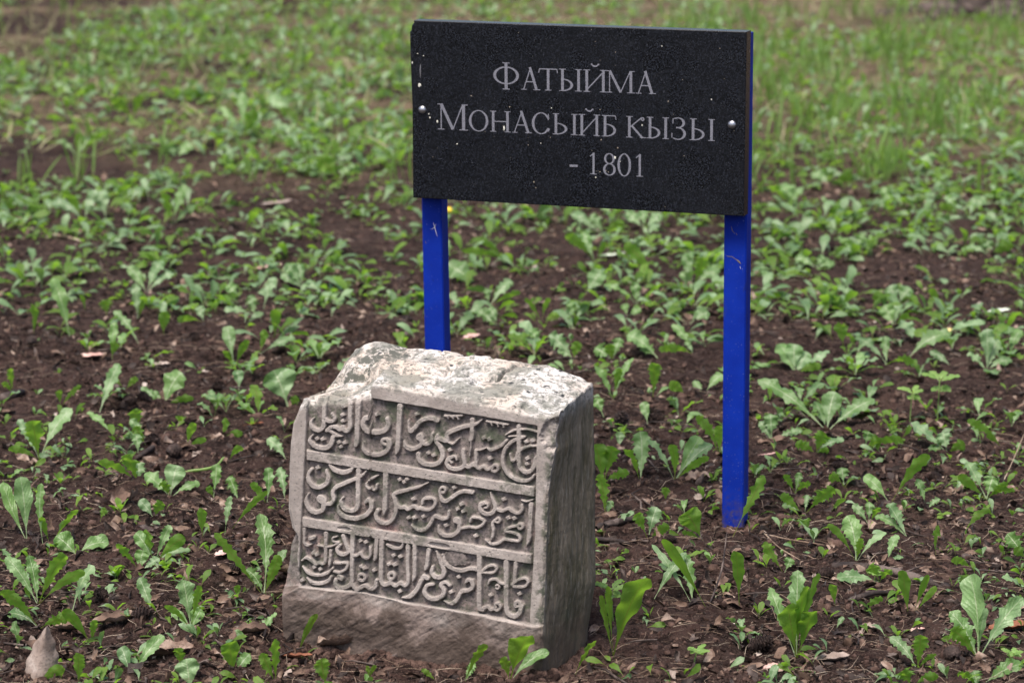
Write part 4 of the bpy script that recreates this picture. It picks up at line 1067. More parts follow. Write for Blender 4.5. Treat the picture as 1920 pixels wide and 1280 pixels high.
rand = []; tries = 0
while len(rand) < 3300 and tries < 90000:
    tries += 1; y = 3.7 + (15.5 - 3.7) * rng.random() ** .8; x = rng.uniform(-1, 1) * (.195 * y + .12)
    px, py = to_px(x, y)
    dens = 15 if y < 5.2 else 30 if y < 6.3 else 56 if y < 8 else 80 if y < 10.5 else 48
    dens *= 1 + .9 * float(vnoise(np.array([x * 1.7, y * 1.1, 3.3]), 77))
    if px > 1400 and y > 8.2: dens *= .45
    if rng.random() > dens / 110: continue
    if blocked(x, y, 0) or (bare(x, y) and rng.random() < .93): continue
    if y < 8.5 and np.min(np.hypot(hero_pos[:, 0] - x, hero_pos[:, 1] - y)) < (.07 if y > 5.5 else .10): continue
    rand.append((x, y))
rand.sort(key=lambda p: p[1])
n_ind = 300 - len(hero_pos)
NEAR = rand[:n_ind]; FARP = rand[n_ind:]
for i, (x, y) in enumerate(NEAR):
    z = float(gh(x, y)); n = int(rng.integers(2, 6)) if y < 5.5 else int(rng.integers(3, 7)); size = rng.uniform(.022, .05) if y < 5.3 else rng.uniform(.03, .075)
    root = obj('dandelion_plant', None, loc=(x, y, z)); gq = rng.random(); a0_ = rng.random() * 6.28; ks = set()
    for j in range(n):
        c = int(rng.random() > .62); ks.add(c); me = ULEAF[int(rng.integers(16))][c]; o = obj('leaf', me, root)
        o.rotation_euler = (rng.normal(0, .18), rng.normal(0, .2), a0_ + j * 6.28 / n + rng.normal(0, .3)); s = size * rng.uniform(.7, 1.2); o.scale = (s, s * rng.uniform(.85, 1.25), s)
    hd = ('large' if size > .068 else 'medium' if size > .045 else 'small') + ' ' + ('grey-green' if ks == {0} else 'yellow-green' if ks == {1} else 'green') + ' dandelion'; hd = hd.replace(' ', ' %s-leaved ' % NUM[n], 1)
    tag(root, place_label(hd, x, y), 'plant', GRP)

# small seedlings with two to four round leaves
SEED = []
for i in range(8):
    P_ = []; r = np.random.default_rng(900 + i)
    for j in range(2 + i % 3):
        a = j * 6.28 / (2 + i % 3) + r.normal(0, .3); el = r.uniform(.4, 1.2); ca, sa = math.cos(a), math.sin(a)
        P_.append(leaf((0, 0, -.02), (.25 * ca * math.cos(el), .25 * sa * math.cos(el), .5), (ca * math.cos(el), sa * math.cos(el), .35 + .65 * math.sin(el)), r.uniform(.3, .46), (-.4 * ca, -.4 * sa, 1), teeth=.04, k=6, rows=9, t0=.25, seed=i * 10 + j, cols=3))
    V, Fq, U = join(P_); SEED.append([mesh('seedling', V, Fq, LEAF_Y, uv=U), mesh('seedling', V, Fq, LEAF_G, uv=U)])
cnt = 0; sp = []
while cnt < 290:
    y = 3.72 + 5.0 * rng.random() ** 1.1; x = rng.uniform(-1, 1) * (.19 * y)
    if blocked(x, y, 0) or (bare(x, y) and rng.random() < .7): continue
    s = rng.uniform(.012, .030); c = int(rng.random() > .55); k = int(rng.integers(8))
    o = obj('seedling', SEED[k][c], loc=(x, y, float(gh(x, y)))); o.rotation_euler = (rng.normal(0, .1), rng.normal(0, .1), rng.random() * 6.28); o.scale = (s, s, s)
    tag(o, place_label(('tiny' if s < .02 else 'small') + ' ' + NUM[2 + k % 3] + '-leaved' + (' fresh' if c == 0 else ' pale') + ' seedling', x, y), 'seedling', 'seedlings scattered over the soil'); cnt += 1

# light green compound-leaved plants
def compound(bx_, by_, hpx, wpx, seed, n=5):
    B = ground_at(bx_, by_); m_ = B[1] / F; r = np.random.default_rng(seed); h = hpx * m_; Lw = wpx * m_ / 2
    root = obj('goutweed_plant', None, loc=B); top = np.array([r.normal(0, .1) * h, 0, h * .85])
    P_ = []
    q = np.linspace(0, 1, 7)[:, None] * top; rr = .0011; V = []
    for c_ in q:
        for a in range(5): V.append(c_ + np.array([rr * math.cos(a * 1.257), rr * math.sin(a * 1.257), 0]))
    Fs = [[i * 5 + a, i * 5 + (a + 1) % 5, (i + 1) * 5 + (a + 1) % 5, (i + 1) * 5 + a] for i in range(6) for a in range(5)]
    obj('stem', mesh('stem', V, Fs, LEAF_L), root)
    for j in range(n + 4):
        a = j * 2.4 + r.normal(0, .2); tier = 1. if j < 5 else .72; d = np.array([math.cos(a), math.sin(a) * .8, .12 + .2 * (j < 5)]); d /= np.linalg.norm(d)
        st = top * tier + np.array([0, 0, .001 * j]); e = st + d * Lw * r.uniform(.7, 1.05) * (1 if j < 5 else .7)
        V, Fq, U = leaf(st, (st + e) / 2 + np.array([0, 0, .16 * Lw]), e, Lw * .42, (0, -.5, 1), teeth=.45, k=5, rows=16, t0=.10, seed=seed * 9 + j, tipw=.40)
        obj('leaflet', mesh('leaflet', V, Fq, LEAF_L, uv=U), root)
    return root, B
for args, lab in (((1706, 790, 62, 66, 1), 'light green goutweed seedling standing in front of the dandelions, nearer of the two tall ones'), ((1757, 797, 100, 84, 2), 'taller light green goutweed seedling just right of its smaller neighbour'),
                  ((1300, 1246, 26, 62, 3), 'low lime green goutweed seedling between the stone and the bright dandelion clump'), ((1150, 1170, 78, 76, 4), 'green goutweed seedling reaching beside the lower right corner of the stone'),
                  ((1838, 830, 30, 50, 5), 'small lime goutweed seedling near the right edge, behind the pink leaf'), ((1895, 1250, 26, 60, 6), 'low lime goutweed seedling right of the tallest smooth dandelion leaf'), ((1640, 1092, 14, 40, 7), 'tiny bright goutweed seedling on the bark branch')):
    root, B = compound(*args); tag(root, lab, 'plant', 'goutweed seedlings')

# ground cover and grass farther back: nobody could count them
LOWL = [leaf((0, 0, 0), (.45, 0, .5), (.95, .05, .35), .40, (0, 0, 1), teeth=.25, k=3, rows=6, t0=.12, seed=i, cols=3) for i in range(4)]
def cover(name, label, pos, size, mat, tilt=.35):
    parts = []
    for i, (tV, tF, tU) in enumerate(LOWL):
        p = pos[i::4]; parts.append(scatter(tV, tF, p, rots(len(p), tilt), size[i::4], tU))
    V, Fq, U = join(parts); return tag(obj(name, mesh(name, V, Fq, mat, uv=U)), label, 'plants', kind='stuff')
fp = np.array(FARP); 
def crowd(pts, k, spread):
    q = np.repeat(pts, k, 0) + rng.normal(0, spread, (len(pts) * k, 2)); return np.column_stack([q, gh(q[:, 0], q[:, 1])])
bn = vnoise(np.stack([fp[:, 0] * 1.3, fp[:, 1] * .9, fp[:, 0] * 0], -1), 55); fp = fp[(bn > -.5) | (fp[:, 1] < 8)]
fpc = crowd(fp, 5, .018); h_ = rng.random(len(fpc)) < .6
cover('leafy_ground_cover', 'grey-green dandelion leaves covering the soil behind the sign', fpc[h_], rng.uniform(.03, .075, h_.sum()), LEAF_G)
cover('fresh_ground_cover', 'yellow-green weed leaves mixed through the ground cover farther back', fpc[~h_], rng.uniform(.03, .075, (~h_).sum()), LEAF_Y)
n = 5800; y = 9.2 + 6.6 * rng.random(n); x = rng.uniform(-1, 1, n) * (.195 * y + .1); m = (vnoise(np.stack([x * 1.4, y * .8, x * 0], -1), 91) - .12 + .45 * (1 - sstep(-.6, .9, x)) - .9 * sstep(13.2, 14.4, y) * (x > -1) * .6 - .45 * sstep(12.3, 13.4, y)) > -.05
x, y = x[m], y[m]; pw = np.column_stack([x, y, gh(x, y)]); hh = rng.random(len(x)); 
cover('dense_weeds', 'dense low green weeds in the blurred strip behind the sign', pw[hh < .45], rng.uniform(.035, .085, (hh < .45).sum()), LEAF_G, .5)
cover('bright_weeds', 'brighter green weeds mixed through the blurred strip at the back', pw[(hh >= .45) & (hh < .9)], rng.uniform(.035, .09, ((hh >= .45) & (hh < .9)).sum()), LEAF_Y, .5)
cover('lime_weeds', 'lime green clumps of young weeds far behind the sign', pw[hh >= .9], rng.uniform(.04, .08, (hh >= .9).sum()), LEAF_L, .5)
# countless tiny sprouts between the larger plants
def sprouts(n, y0, y1, pw_, s0, s1, tag_):
    y = y0 + (y1 - y0) * rng.random(n) ** pw_; x = rng.uniform(-1, 1, n) * (.19 * y + .05)
    m = vnoise(np.stack([x * 2.2, y * 1.6, x * 0], -1), 66) > rng.normal(-.05, .3, n); x, y = x[m], y[m]
    m = np.array([not blocked(a, b, 0) and not (bare(a, b) and rng.random() < .75) for a, b in zip(x, y)]); q = crowd(np.column_stack([x[m], y[m]]), 4, .010); h_ = rng.random(len(q)) < .45; sz = rng.uniform(s0, s1, len(q))
    cover('small_weeds', 'tiny fresh green sprouts between the dandelions ' + tag_, q[~h_], sz[~h_], LEAF_Y, .45)
    cover('small_weeds', 'tiny grey-green sprouts between the dandelions ' + tag_, q[h_], sz[h_], LEAF_G, .45)
sprouts(1300, 5.2, 9.5, 1., .014, .042, 'behind the stone')
sprouts(850, 3.7, 5.4, 1., .009, .034, 'around the stone')
bl = leaf((0, 0, 0), (.06, 0, .55), (.30, 0, 1.0), .065, (-1, 0, .3), teeth=0, k=1, rows=4, t0=.0, seed=3, cols=3, tipw=.2)
def grass(name, label, x, y, L, mat, tilt=.22):
    p = np.column_stack([x, y, gh(x, y)]); V, Fq, U = scatter(bl[0], bl[1], p, rots(len(p), tilt), L, bl[2])
    tag(obj(name, mesh(name, V, Fq, mat, uv=U)), label, 'grass', kind='stuff')
n = 900; cy = 8.2 + 5.6 * rng.random(n); cx = rng.uniform(-1, 1, n) * (.195 * cy + .1)
keep = (cx > .09 * cy + vnoise(np.stack([cx * 2, cy, cx * 0], -1), 5) * .5) | (rng.random(n) < .12); keep &= vnoise(np.stack([cx * 3, cy * 2, cx * 0], -1), 15) > -.25; cx, cy = cx[keep], cy[keep]
x = np.repeat(cx, 7) + rng.normal(0, .03, len(cx) * 7); y = np.repeat(cy, 7) + rng.normal(0, .03, len(cx) * 7)
grass('grass', 'thin upright green grass blades in the back right of the plot', x, y, rng.uniform(.07, .17, len(x)), GRASS)
n = 900; y = 10.5 + 6 * rng.random(n); x = rng.uniform(-1, 1, n) * (.195 * y + .1)
grass('back_grass', 'short soft grass at the very back of the plot', x, y, rng.uniform(.05, .13, n), GRASS, .4)
n = 6000; y = 9.0 + 7 * rng.random(n); x = rng.uniform(-1, 1, n) * (.195 * y + .1)
grass('dry_grass', 'flattened dry straw blades among the far grass', x, y, rng.uniform(.05, .12, n), DRYGRASS, 1.2)

# ------------------------------------------------------------------ litter
ico = []
for s1 in (-1, 1):
    for s2 in (-1.618, 1.618): ico += [(0, s1, s2), (s1, s2, 0), (s2, 0, s1)]
ico = np.array(ico, float) / 1.9
dm = np.linalg.norm(ico[:, None] - ico[None], axis=-1); ed = dm < 1.12
icf = np.array([(i, j, k) for i in range(12) for j in range(i + 1, 12) for k in range(j + 1, 12) if ed[i, j] and ed[j, k] and ed[i, k]])
for f in icf:
    a, b, c = ico[f];
    if np.dot(np.cross(b - a, c - a), a) < 0: f[1], f[2] = f[2], f[1]
def pts_near(n, y0=3.68, y1=7.5, pw_=1.3, maskk=0.):
    y = y0 + (y1 - y0) * rng.random(n) ** pw_; x = rng.uniform(-1, 1, n) * (.19 * y + .1)
    r_ = vnoise(np.stack([x * 1.7, y * 1.7, x * 0], -1), 9) + .5 * (1 - sstep(-.6, .4, x)) + .35 * (1 - sstep(4.2, 5., y)) + .2
    m = r_ > rng.normal(maskk, .35, n); x, y = x[m], y[m]; return np.column_stack([x, y, gh(x, y)])
def unstone(p):
    a = p - T0; u = a @ TU; d = -(a @ n0); return p[~((u > -.39) & (u < .04) & (d > 0.005) & (d < .20))]
def stuff(name, label, V, Fq, mat, smooth=True): return tag(obj(name, mesh(name, V, Fq, mat, smooth=smooth)), label, 'litter', kind='stuff')
parts = []
for k in range(6):
    tv = ico * (1 + np.random.default_rng(k).normal(0, .22, (12, 1))) * np.array([1, .8, .6]); p = unstone(pts_near(3600, y1=8.6, maskk=-.3, pw_=1.5)); parts.append(scatter(tv, icf, p, rots(len(p), 1), .0014 + .0062 * rng.random(len(p)) ** 3)); p = unstone(pts_near(420, y1=9, maskk=.1)); parts.append(scatter(tv, icf, p, rots(len(p), 1), .004 + .010 * rng.random(len(p)) ** 2))
tv = ico * np.array([1, .8, .6])                          # soil pushed up against the stone and the posts
e0, e1 = T0 + TU * -.375, T0 + TU * .012
q = []
for _ in range(900):
    q.append(e0 + (e1 - e0) * rng.random() + n0 * (rng.exponential(.012) - .004) )
for _ in range(350): q.append(e1 - n0 * .16 * rng.random() + TU * rng.exponential(.012))
for c_ in (base, base - SU * .555):
    for _ in range(90): q.append(c_ + SU * rng.uniform(-.04, .035) + SN * rng.uniform(-.04, .03))
q = np.array(q); q[:, 2] = gh(q[:, 0], q[:, 1]); parts.append(scatter(tv, icf, q, rots(len(q), 1), .002 + .008 * rng.random(len(q)) ** 2))
V, Fq = join(parts); stuff('soil_clods', 'crumbly dark soil clods lying over the bare ground', V, Fq, CLOD)
gx_, gy_ = np.meshgrid(np.linspace(-1, 1, 5), np.linspace(-1, 1, 4)); fi = np.arange(20).reshape(4, 5); fq = np.stack([fi[:-1, :-1], fi[:-1, 1:], fi[1:, 1:], fi[1:, :-1]], -1).reshape(-1, 4)
def flake(seed, curl=.8):
    r = np.random.default_rng(seed); sh = np.sqrt(np.clip(1.08 - gx_ ** 2, .02, 1)) * r.uniform(.45, 1.25, (1, 5)); yy = gy_ * sh * .5; a = yy * curl * 2.4
    V = np.stack([gx_, np.sin(a) / (curl * 2.4 + 1e-3) * 1.0, (1 - np.cos(a)) * .35 + .12 * np.sin(gx_ * 3 + r.random() * 6) + r.normal(0, .10, gx_.shape)], -1) + r.normal(0, .07, gx_.shape + (3,)); return V.reshape(-1, 3)
for nm, lab, mat, N_, sz in (('leaf_litter', 'brown crumbled dead leaf pieces mixed into the soil', DEAD, 3300, .014), ('pale_leaf_litter', 'greyish crumbled leaf pieces on the soil', DEADPALE, 420, .008), ('bark_chips', 'dark bark chips and rotten wood crumbs on the soil', BARK, 3200, .012)):
    parts = []
    for k in range(6):
        p = unstone(pts_near(N_ // 3, y1=8.6, maskk=.1)); p[:, 2] += .002; parts.append(scatter(flake(k, rng.uniform(.4, 1.3)), fq, p, rots(len(p), .75), sz * (.35 + 1.1 * rng.random(len(p)) ** 2)))
    V, Fq = join(parts); stuff(nm, lab, V, Fq, mat)
def tube(P, r, n=5):
    P = np.array(P, float); V = []; r = np.broadcast_to(r, len(P))
    for i, c in enumerate(P):
        t = P[min(i + 1, len(P) - 1)] - P[max(i - 1, 0)]; t /= np.linalg.norm(t) + 1e-9; a = np.cross(t, [0, .1, 1]); a /= np.linalg.norm(a) + 1e-9; b = np.cross(t, a)
        for j in range(n): th = j / n * 6.283; V.append(c + (a * math.cos(th) + b * math.sin(th)) * r[i])
    Fq = [[i * n + j, i * n + (j + 1) % n, (i + 1) * n + (j + 1) % n, (i + 1) * n + j] for i in range(len(P) - 1) for j in range(n)]
    return np.array(V), np.array(Fq)
parts = []
for k in range(6):
    r = np.random.default_rng(70 + k); q = np.array([[-1, 0, 0], [-.3, r.normal(0, .12), .08], [.4, r.normal(0, .15), .1], [1, r.normal(0, .2), 0]])
    tv, tf = tube(q, [.02, .022, .02, .01], 3); p = unstone(pts_near(1300, y1=8.6, maskk=-.3)); p[:, 2] += .004; parts.append(scatter(tv, tf, p, rots(len(p), .16), .006 + .019 * rng.random(len(p)) ** 1.5))
V, Fq = join(parts); stuff('needle_litter', 'thin tan needles and grass stems strewn over the soil', V, Fq, STRAW)
parts = []
for k in range(4):
    r = np.random.default_rng(170 + k); q = np.array([[-1, 0, 0], [-.3, r.normal(0, .12), .08], [.4, r.normal(0, .15), .1], [1, r.normal(0, .2), 0]])
    tv, tf = tube(q, [.045, .05, .04, .03], 4); p = unstone(pts_near(170, maskk=0)); p[:, 2] += .003; parts.append(scatter(tv, tf, p, rots(len(p), .12), .012 + .03 * rng.random(len(p)) ** 2))
V, Fq = join(parts); stuff('twig_litter', 'short dark twigs strewn over the soil', V, Fq, BARK)

# cones
def cone_mesh(seed, mat=CONE):
    r = np.random.default_rng(seed); V = []; Fc = []
    core_t = np.linspace(0, 1, 9); prof = lambda t: .36 * np.sin(math.pi * np.clip(t * .93 + .05, 0, 1)) ** .7
    v, f = tube(np.stack([core_t * 0, core_t * 0, core_t], 1) + [1e-4, 0, 0], prof(core_t) * .72, 8); V.append(v); Fc += [list(map(int, q_)) for q_ in f]; n0_ = len(v)
    for k in range(64):
        t = .04 + .93 * k / 64; a = k * 2.3999; rr = prof(t); d = np.array([math.cos(a), math.sin(a), 0]); s_2 = np.array([-math.sin(a), math.cos(a), 0]); z = np.array([0, 0, 1.])
        w2 = .13 * (rr / .36 + .2); b_ = d * rr * .6 + z * (t - .03); e = d * (rr * 1.12 + r.normal(0, .02)) + z * (t + .07)
        q_ = [b_ - s_2 * w2 * .5, b_ + s_2 * w2 * .5, (b_ + e) / 2 + s_2 * w2 - z * .01, e + s_2 * w2 * .5, e - s_2 * w2 * .5, (b_ + e) / 2 - s_2 * w2 - z * .01, e + z * .035 - d * .03]
        V.append(np.array(q_)); n1 = n0_ + 7 * k; Fc += [[n1, n1 + 1, n1 + 2, n1 + 5], [n1 + 5, n1 + 2, n1 + 3, n1 + 4], [n1 + 4, n1 + 3, n1 + 6]]
    return mesh('pine_cone', np.concatenate(V) - [0, 0, .5], Fc, mat, smooth=False)
CM = [cone_mesh(i) for i in range(3)]
for i, (x, y, s, up_) in enumerate([(1165, 795, 32, 1), (1228, 782, 34, 0), (405, 1085, 24, 0), (513, 995, 26, 0), (522, 655, 24, 0), (325, 845, 28, 0), (285, 825, 26, 0), (245, 750, 26, 0), (365, 632, 22, 0), (1575, 872, 26, 0), (1755, 895, 24, 0), (1425, 1205, 40, 0), (1548, 1075, 28, 0),
                                   (1725, 948, 28, 0), (190, 1115, 30, 0), (265, 1150, 34, 0), (440, 1065, 22, 0), (338, 528, 20, 0), (130, 505, 16, 0), (1555, 465, 20, 0), (1240, 470, 20, 0), (388, 120, 15, 0), (465, 125, 16, 0), (900, 490, 20, 0), (1490, 475, 18, 0), (1785, 1225, 34, 0), (1258, 1010, 18, 0), (60, 640, 22, 0), (410, 725, 24, 0), (270, 745, 24, 0)]):
    B = ground_at(x, y + s * .3); m_ = B[1] / F * s * 1.25; o = obj('pine_cone', CM[i % 3], loc=(B[0], B[1], B[2] + m_ * (.42 if up_ else .26)))
    o.scale = (m_,) * 3; o.rotation_euler = (0.15, .1, 1) if up_ else (1.35 + rng.normal(0, .2), rng.normal(0, .25), rng.random() * 6.28)
    tag(o, place_label('dark brown conifer cone ' + ('standing upright' if up_ else 'lying on soil'), B[0], B[1]), 'cone', 'fallen conifer cones')

# fallen leaves one can pick out
def dead_leaf(seed, mat, px, py, lpx, wpx, ang, curl, lift=.3, name='fallen_leaf'):
    r = np.random.default_rng(seed); B = ground_at(px, py); m_ = B[1] / F; L = lpx * m_; Wd = wpx * m_; n, k = 16, 9
    S2, T2 = np.meshgrid(np.linspace(0, 1, n), np.linspace(-1, 1, k)); pf = np.sqrt(np.clip(1 - (2 * S2 - 1) ** 2, 0, 1)) ** .9
    pf = pf * (1 + .12 * np.sin(S2 * 23 + T2) * np.abs(T2)); a = T2 * pf * curl; R0 = Wd / 2 / max(curl, .2)
    u = (S2 - .5) * L; v = np.sin(a) * R0; z = (1 - np.cos(a)) * R0 + .10 * Wd * fbm(np.stack([S2 * 3, T2 * 1.5, S2 * 0 + seed], -1), 3, seed) + lift * L * (S2 - .3) ** 2 + .02 * Wd * np.abs(np.sin(S2 * 30 + np.abs(T2) * 4))
    ca, sa = math.cos(ang), math.sin(ang); V = np.stack([u * ca - v * sa, u * sa + v * ca, z], -1).reshape(-1, 3); i = np.arange(n * k).reshape(k, n)
    Fq = np.stack([i[:-1, :-1], i[:-1, 1:], i[1:, 1:], i[1:, :-1]], -1).reshape(-1, 4)
    V2 = V - [0, 0, .0006]; st, sf = tube([(-L * .5 * ca, -L * .5 * sa, z[k // 2, 0]), (-L * .62 * ca, -L * .62 * sa, z[k // 2, 0] - .002), (-L * .72 * ca + .002, -L * .72 * sa, .003)], .0006, 4)
    root = obj(name, mesh(name, V, Fq, mat), loc=B + np.array([0, 0, .004])); obj('leaf_stalk', mesh('leaf_stalk', st, sf, mat), root); return root, B
B = ground_at(72, 1272); n, k = 26, 15; tt, aa = np.meshgrid(np.linspace(0, 1, n), np.linspace(-1, 1, k))
sw = aa * .034 * (1 - tt) ** .85 * (1 + .10 * np.sin(tt * 21) * (np.abs(aa) > .8)); cu = .016 * (1 - np.cos(aa * 2.3)) * (1 - tt * .7)
V = np.stack([np.sin(sw / .034 * 1.5) * .026 + .012 * tt ** 1.5, cu + .012 * tt - .0012 * np.abs(np.sin((tt - np.abs(aa) * .35) * 34)), tt * .078 - .006 + .006 * aa * (1 - tt)], -1).reshape(-1, 3); i = np.arange(n * k).reshape(k, n)
big = obj('fallen_leaf', mesh('fallen_leaf', V, np.stack([i[:-1, :-1], i[:-1, 1:], i[1:, 1:], i[1:, :-1]], -1).reshape(-1, 4), DEADPALE), loc=B)
tag(big, 'big rolled grey-brown dead leaf standing on edge in the lower left corner', 'leaf', 'fallen leaves')
for i, (mat, px, py, l, w_, an, cu, lab) in enumerate([
    (PINKLEAF, 1822, 915, 46, 60, .4, .5, 'pale pink leaf beside a dandelion at the right edge'), (WHITELEAF, 1872, 588, 46, 50, .1, .6, 'whitish leaf folded on bare soil near the right edge'), (YELLOWLEAF, 1777, 624, 26, 60, 1.2, .6, 'yellow leaf scrap behind a long grey-green dandelion leaf'),
    (PINKLEAF, 1440, 856, 32, 34, .2, .4, 'small pink leaf right of the right blue post'), (WHITELEAF, 1150, 482, 44, 40, -.1, .5, 'cream coloured leaf scrap lying between the two posts'), (PINKLEAF, 884, 636, 36, 70, .7, .5, 'pinkish lobed leaf just right of the left post above the stone'),
    (PINKLEAF, 165, 674, 60, 46, -.05, .7, 'long pinkish leaf on dark litter at the left'), (PINKLEAF, 418, 1042, 40, 60, .9, .6, 'crumpled pinkish leaf left of the carved stone'), (RUSTLEAF, 555, 1237, 70, 30, -.25, 1.4, 'rust red curled leaf at the lower left corner of the stone'),
    (DEAD, 632, 1212, 80, 90, .2, 1.6, 'large crumpled brown leaf leaning on the stone base'), (RUSTLEAF, 1890, 1183, 80, 60, .1, .9, 'rusty torn leaf at the right edge under a dandelion'), (PINKLEAF, 1719, 1186, 34, 50, .3, .5, 'tan leaf scrap behind the low toothed dandelion'),
    (DEADPALE, 1075, 1212, 44, 50, .1, .6, 'grey leaf scrap at the right foot of the stone'), (DEADPALE, 1630, 1182, 46, 60, -.9, 1.3, 'grey-brown twisted leaf left of the tan scrap'), (PINKLEAF, 1445, 1255, 34, 60, .6, .7, 'dull pink leaf curled beside a lying cone'),
    (DEADPALE, 300, 690, 40, 60, .3, .9, 'pale torn leaf behind the broad dandelion leaf'), (DEAD, 215, 1170, 90, 60, .15, 1.2, 'long brown leaf behind the rolled grey leaf'), (DEAD, 130, 1183, 70, 60, -.4, 1.3, 'brown arched leaf just behind the rolled grey leaf'),
    (DEADPALE, 520, 385, 60, 40, .2, .5, 'greyish white leaf on the blurred soil left of the sign'), (PINKLEAF, 505, 505, 50, 44, .4, .6, 'light tan leaf left of the left post'), (DEADPALE, 75, 172, 34, 40, .2, .6, 'grey leaf far back at the left'),
    (WHITELEAF, 1745, 200, 26, 40, .1, .5, 'white scrap in the far grass at the right'), (PINKLEAF, 1735, 240, 16, 60, 1.2, .5, 'orange-tan scrap in the far grass at the right'), (WHITELEAF, 1568, 288, 14, 50, .1, .5, 'small white petal on blurred soil right of the sign'), (DEADPALE, 1815, 341, 40, 34, .1, .5, 'pinkish white leaf far right behind the toothed leaves'),
    (PINKLEAF, 715, 228, 30, 30, .1, .5, 'tan scrap on bare soil left of the plaque'), (PINKLEAF, 1390, 655, 22, 50, .1, .5, 'small orange-tan leaf just left of the right post'), (DEAD, 235, 945, 60, 120, 1.1, 1.7, 'upright crumpled brown leaf among dandelions left of the stone'),
    (DEAD, 1310, 905, 54, 90, .3, 1.3, 'rolled brown leaf left of the right post foot'), (DEADPALE, 1312, 938, 34, 70, 1.2, .9, 'pinkish grey leaf hanging below the rolled brown leaf'), (DEAD, 1360, 1100, 40, 110, .8, 1.6, 'curled brown leaf in front of the right post'), (RUSTLEAF, 478, 800, 34, 40, .2, 1., 'small rust coloured leaf left of the stone top'),
    (DEAD, 310, 1232, 110, 60, .2, 1.2, 'broad brown leaf in the lower left foreground'), (DEAD, 470, 1190, 70, 70, .0, 1.4, 'brown folded leaf left of the stone foot'), (DEADPALE, 1560, 1240, 70, 50, .1, .8, 'grey crumpled leaf in the lower right foreground')]):
    o, B = dead_leaf(20 + i, mat, px, py, l, l * w_ / 100, an, cu, .25); tag(o, lab, 'leaf', 'fallen leaves')
# branch, sticks, buried wood
def stick(pts, rad, lab, name='stick', mat=BARK, cat='stick', seed=0):
    P_ = [ground_at(x, y) + np.array([0, 0, .5 * rad + dz]) for x, y, dz in pts]; P_ = catmull(np.array(P_), 6); n = len(P_); B = P_[0].copy()
    r = rad * (1 + .22 * fbm(np.stack([np.linspace(0, 6, n), np.zeros(n) + seed, np.zeros(n)], -1), 3, seed)) * np.interp(np.linspace(0, 1, n), [0, .04, .9, 1], [.5, 1, .85, .45])
    V, Fq = tube(P_ - B, r, 9); V += (.45 * rad * fbm(V * np.array([60, 150, 150]), 4, seed))[:, None] * np.array([.2, 1, 1]); o = obj(name, mesh(name, V, Fq, mat), loc=B); return tag(o, lab, cat)
stick([(1560, 1058, -.008), (1640, 1068, -.002), (1720, 1088, -.002), (1800, 1100, -.014)], .0085, 'thick half-buried rotten branch lying right of the right post', 'branch', BARK, 'branch', 3)
stick([(1590, 1128, 0), (1640, 1118, .004), (1690, 1112, -.003)], .0045, 'short grey broken stick in front of the buried branch', seed=5)
stick([(0, 752, 0), (25, 745, .003), (45, 738, 0)], .009, 'brown stub of wood at the left edge', seed=7)
stick([(255, 862, 0), (275, 852, .003), (290, 838, 0)], .005, 'thin brown stick in front of the cones at the left', seed=8)
stick([(1118, 992, 0), (1160, 985, .004), (1205, 972, .0)], .006, 'flat grey strip of bark right of the stone', seed=9)
stick([(1112, 1012, 0), (1150, 1018, .003), (1180, 1022, .0)], .004, 'thin dry stick under the bark strip right of the stone', seed=10)
stick([(100, 440, 0), (130, 448, .002), (160, 455, 0)], .003, 'slim pale stick on blurred soil at the left', mat=STRAW, seed=11)
stick([(1425, 1000, 0), (1480, 1018, .006), (1545, 1022, 0)], .0013, 'long pale grass stalk bent over the soil right of the post', mat=STRAW, seed=12)
stick([(1428, 995, 0), (1460, 1030, .004), (1500, 1050, 0)], .0011, 'pale stalk crossing under the bent grass stalk', mat=STRAW, seed=13)
stick([(345, 885, 0), (400, 880, .004), (420, 868, .01)], .0022, 'yellow-green plant stalk lying left of the stone', mat=LEAF_L, seed=14)
stick([(340, 60, 0), (380, 58, .004), (420, 62, 0)], .011, 'dark branch piece far back at the left', seed=15)
stick([(1880, 905, 0), (1900, 880, .02), (1918, 855, .04)], .0010, 'straight pale straw leaning at the right edge', mat=STRAW, seed=16)
stick([(1330, 1135, 0), (1352, 1105, .03), (1362, 1060, .055)], .0016, 'dark dead stem sticking up in front of the right post', seed=17)
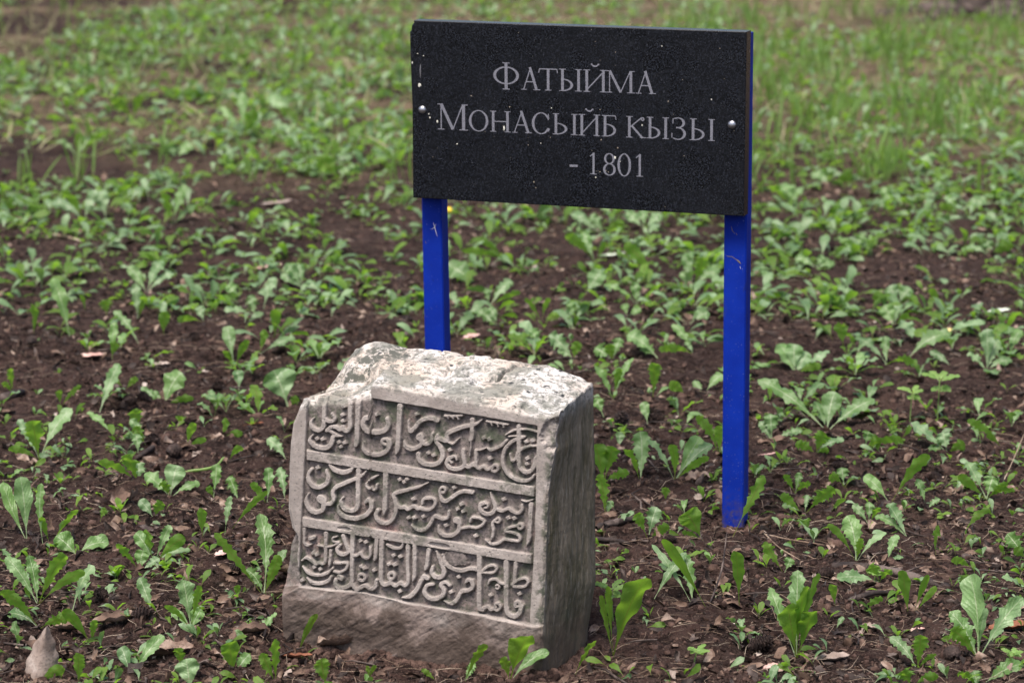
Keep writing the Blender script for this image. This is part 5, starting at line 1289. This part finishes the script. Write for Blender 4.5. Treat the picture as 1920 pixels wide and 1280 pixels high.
# a yellow bloom behind the left post
B = ground_at(842, 412); d_, f_ = dome(.009, .006, 14, 3); r = np.hypot(d_[:, 0], d_[:, 1]); d_[:, :2] *= (1 + .25 * np.sin(np.arctan2(d_[:, 1], d_[:, 0]) * 7))[:, None]
fl = tag(obj('dandelion_flower', None, loc=B), 'small yellow dandelion flower just right of the left post under the plaque', 'flower')
obj('bloom', mesh('bloom', d_ @ np.array([[1, 0, 0], [0, .7, .7], [0, -.7, .7]]) + [0, 0, .028], f_, PETAL), fl); sv_, sf_ = tube([(0, 0, 0), (.001, 0, .015), (0, 0, .029)], .001, 5); obj('stem', mesh('stem', sv_, sf_, LEAF_Y), fl)

# tree at the back right: only its root flare is in the frame
TB = ground_at(1874, 30); tr = tag(obj('tree', None, loc=TB), 'dark rough tree trunk with spreading roots at the far right back', 'tree')
nz_, na = 60, 72; zz_ = np.linspace(0, 1, nz_) ** 1.8 * 5.5; th = np.linspace(0, 2 * math.pi, na, endpoint=False); TH, ZZ = np.meshgrid(th, zz_)
rad = .16 * (1 - .05 * ZZ) + .20 * np.exp(-ZZ / .10) * (1 + .5 * np.sin(TH * 4 + 1)) + .014 * fbm(np.stack([np.cos(TH) * 5, np.sin(TH) * 5, ZZ * 1.4], -1), 4, 201) * 2
V = np.stack([rad * np.cos(TH), rad * np.sin(TH), ZZ - .06], -1).reshape(-1, 3); i = np.arange(nz_ * na).reshape(nz_, na); j = np.roll(i, -1, 1)
obj('trunk', mesh('trunk', V, np.stack([i[:-1], j[:-1], j[1:], i[1:]], -1).reshape(-1, 4), BARK), tr)
for a, L in ((-2.6, .55), (-1.9, .35), (2.9, .6), (-.9, .4)):
    P_ = [np.array([math.cos(a) * s * L + .03 * math.sin(s * 9), math.sin(a) * s * L, .05 - .07 * s]) for s in np.linspace(.2, 1.5, 9)]; v, f = tube(P_, np.linspace(.06, .015, 9), 8); obj('root', mesh('root', v, f, BARK), tr)
for a, z, L in ((.6, 3.2, 1.3), (2.4, 3.7, 1.2), (4.1, 4.2, 1.1), (5.3, 4.7, .9)):
    P_ = [np.array([math.cos(a) * s * L, math.sin(a) * s * L, z + .5 * s ** 1.4]) for s in np.linspace(0, 1, 8)]; v, f = tube(P_, np.linspace(.05, .012, 8), 6); obj('limb', mesh('limb', v, f, BARK), tr)
p = np.column_stack([rng.normal(0, .7, 900), rng.normal(0, .7, 900), 4.6 + rng.normal(0, .6, 900)]); V, Fq, U = scatter(LOWL[0][0], LOWL[0][1], p, rots(900, 1), rng.uniform(.06, .12, 900), LOWL[0][2]); obj('crown', mesh('crown', V, Fq, LEAF_Y, uv=U), tr)
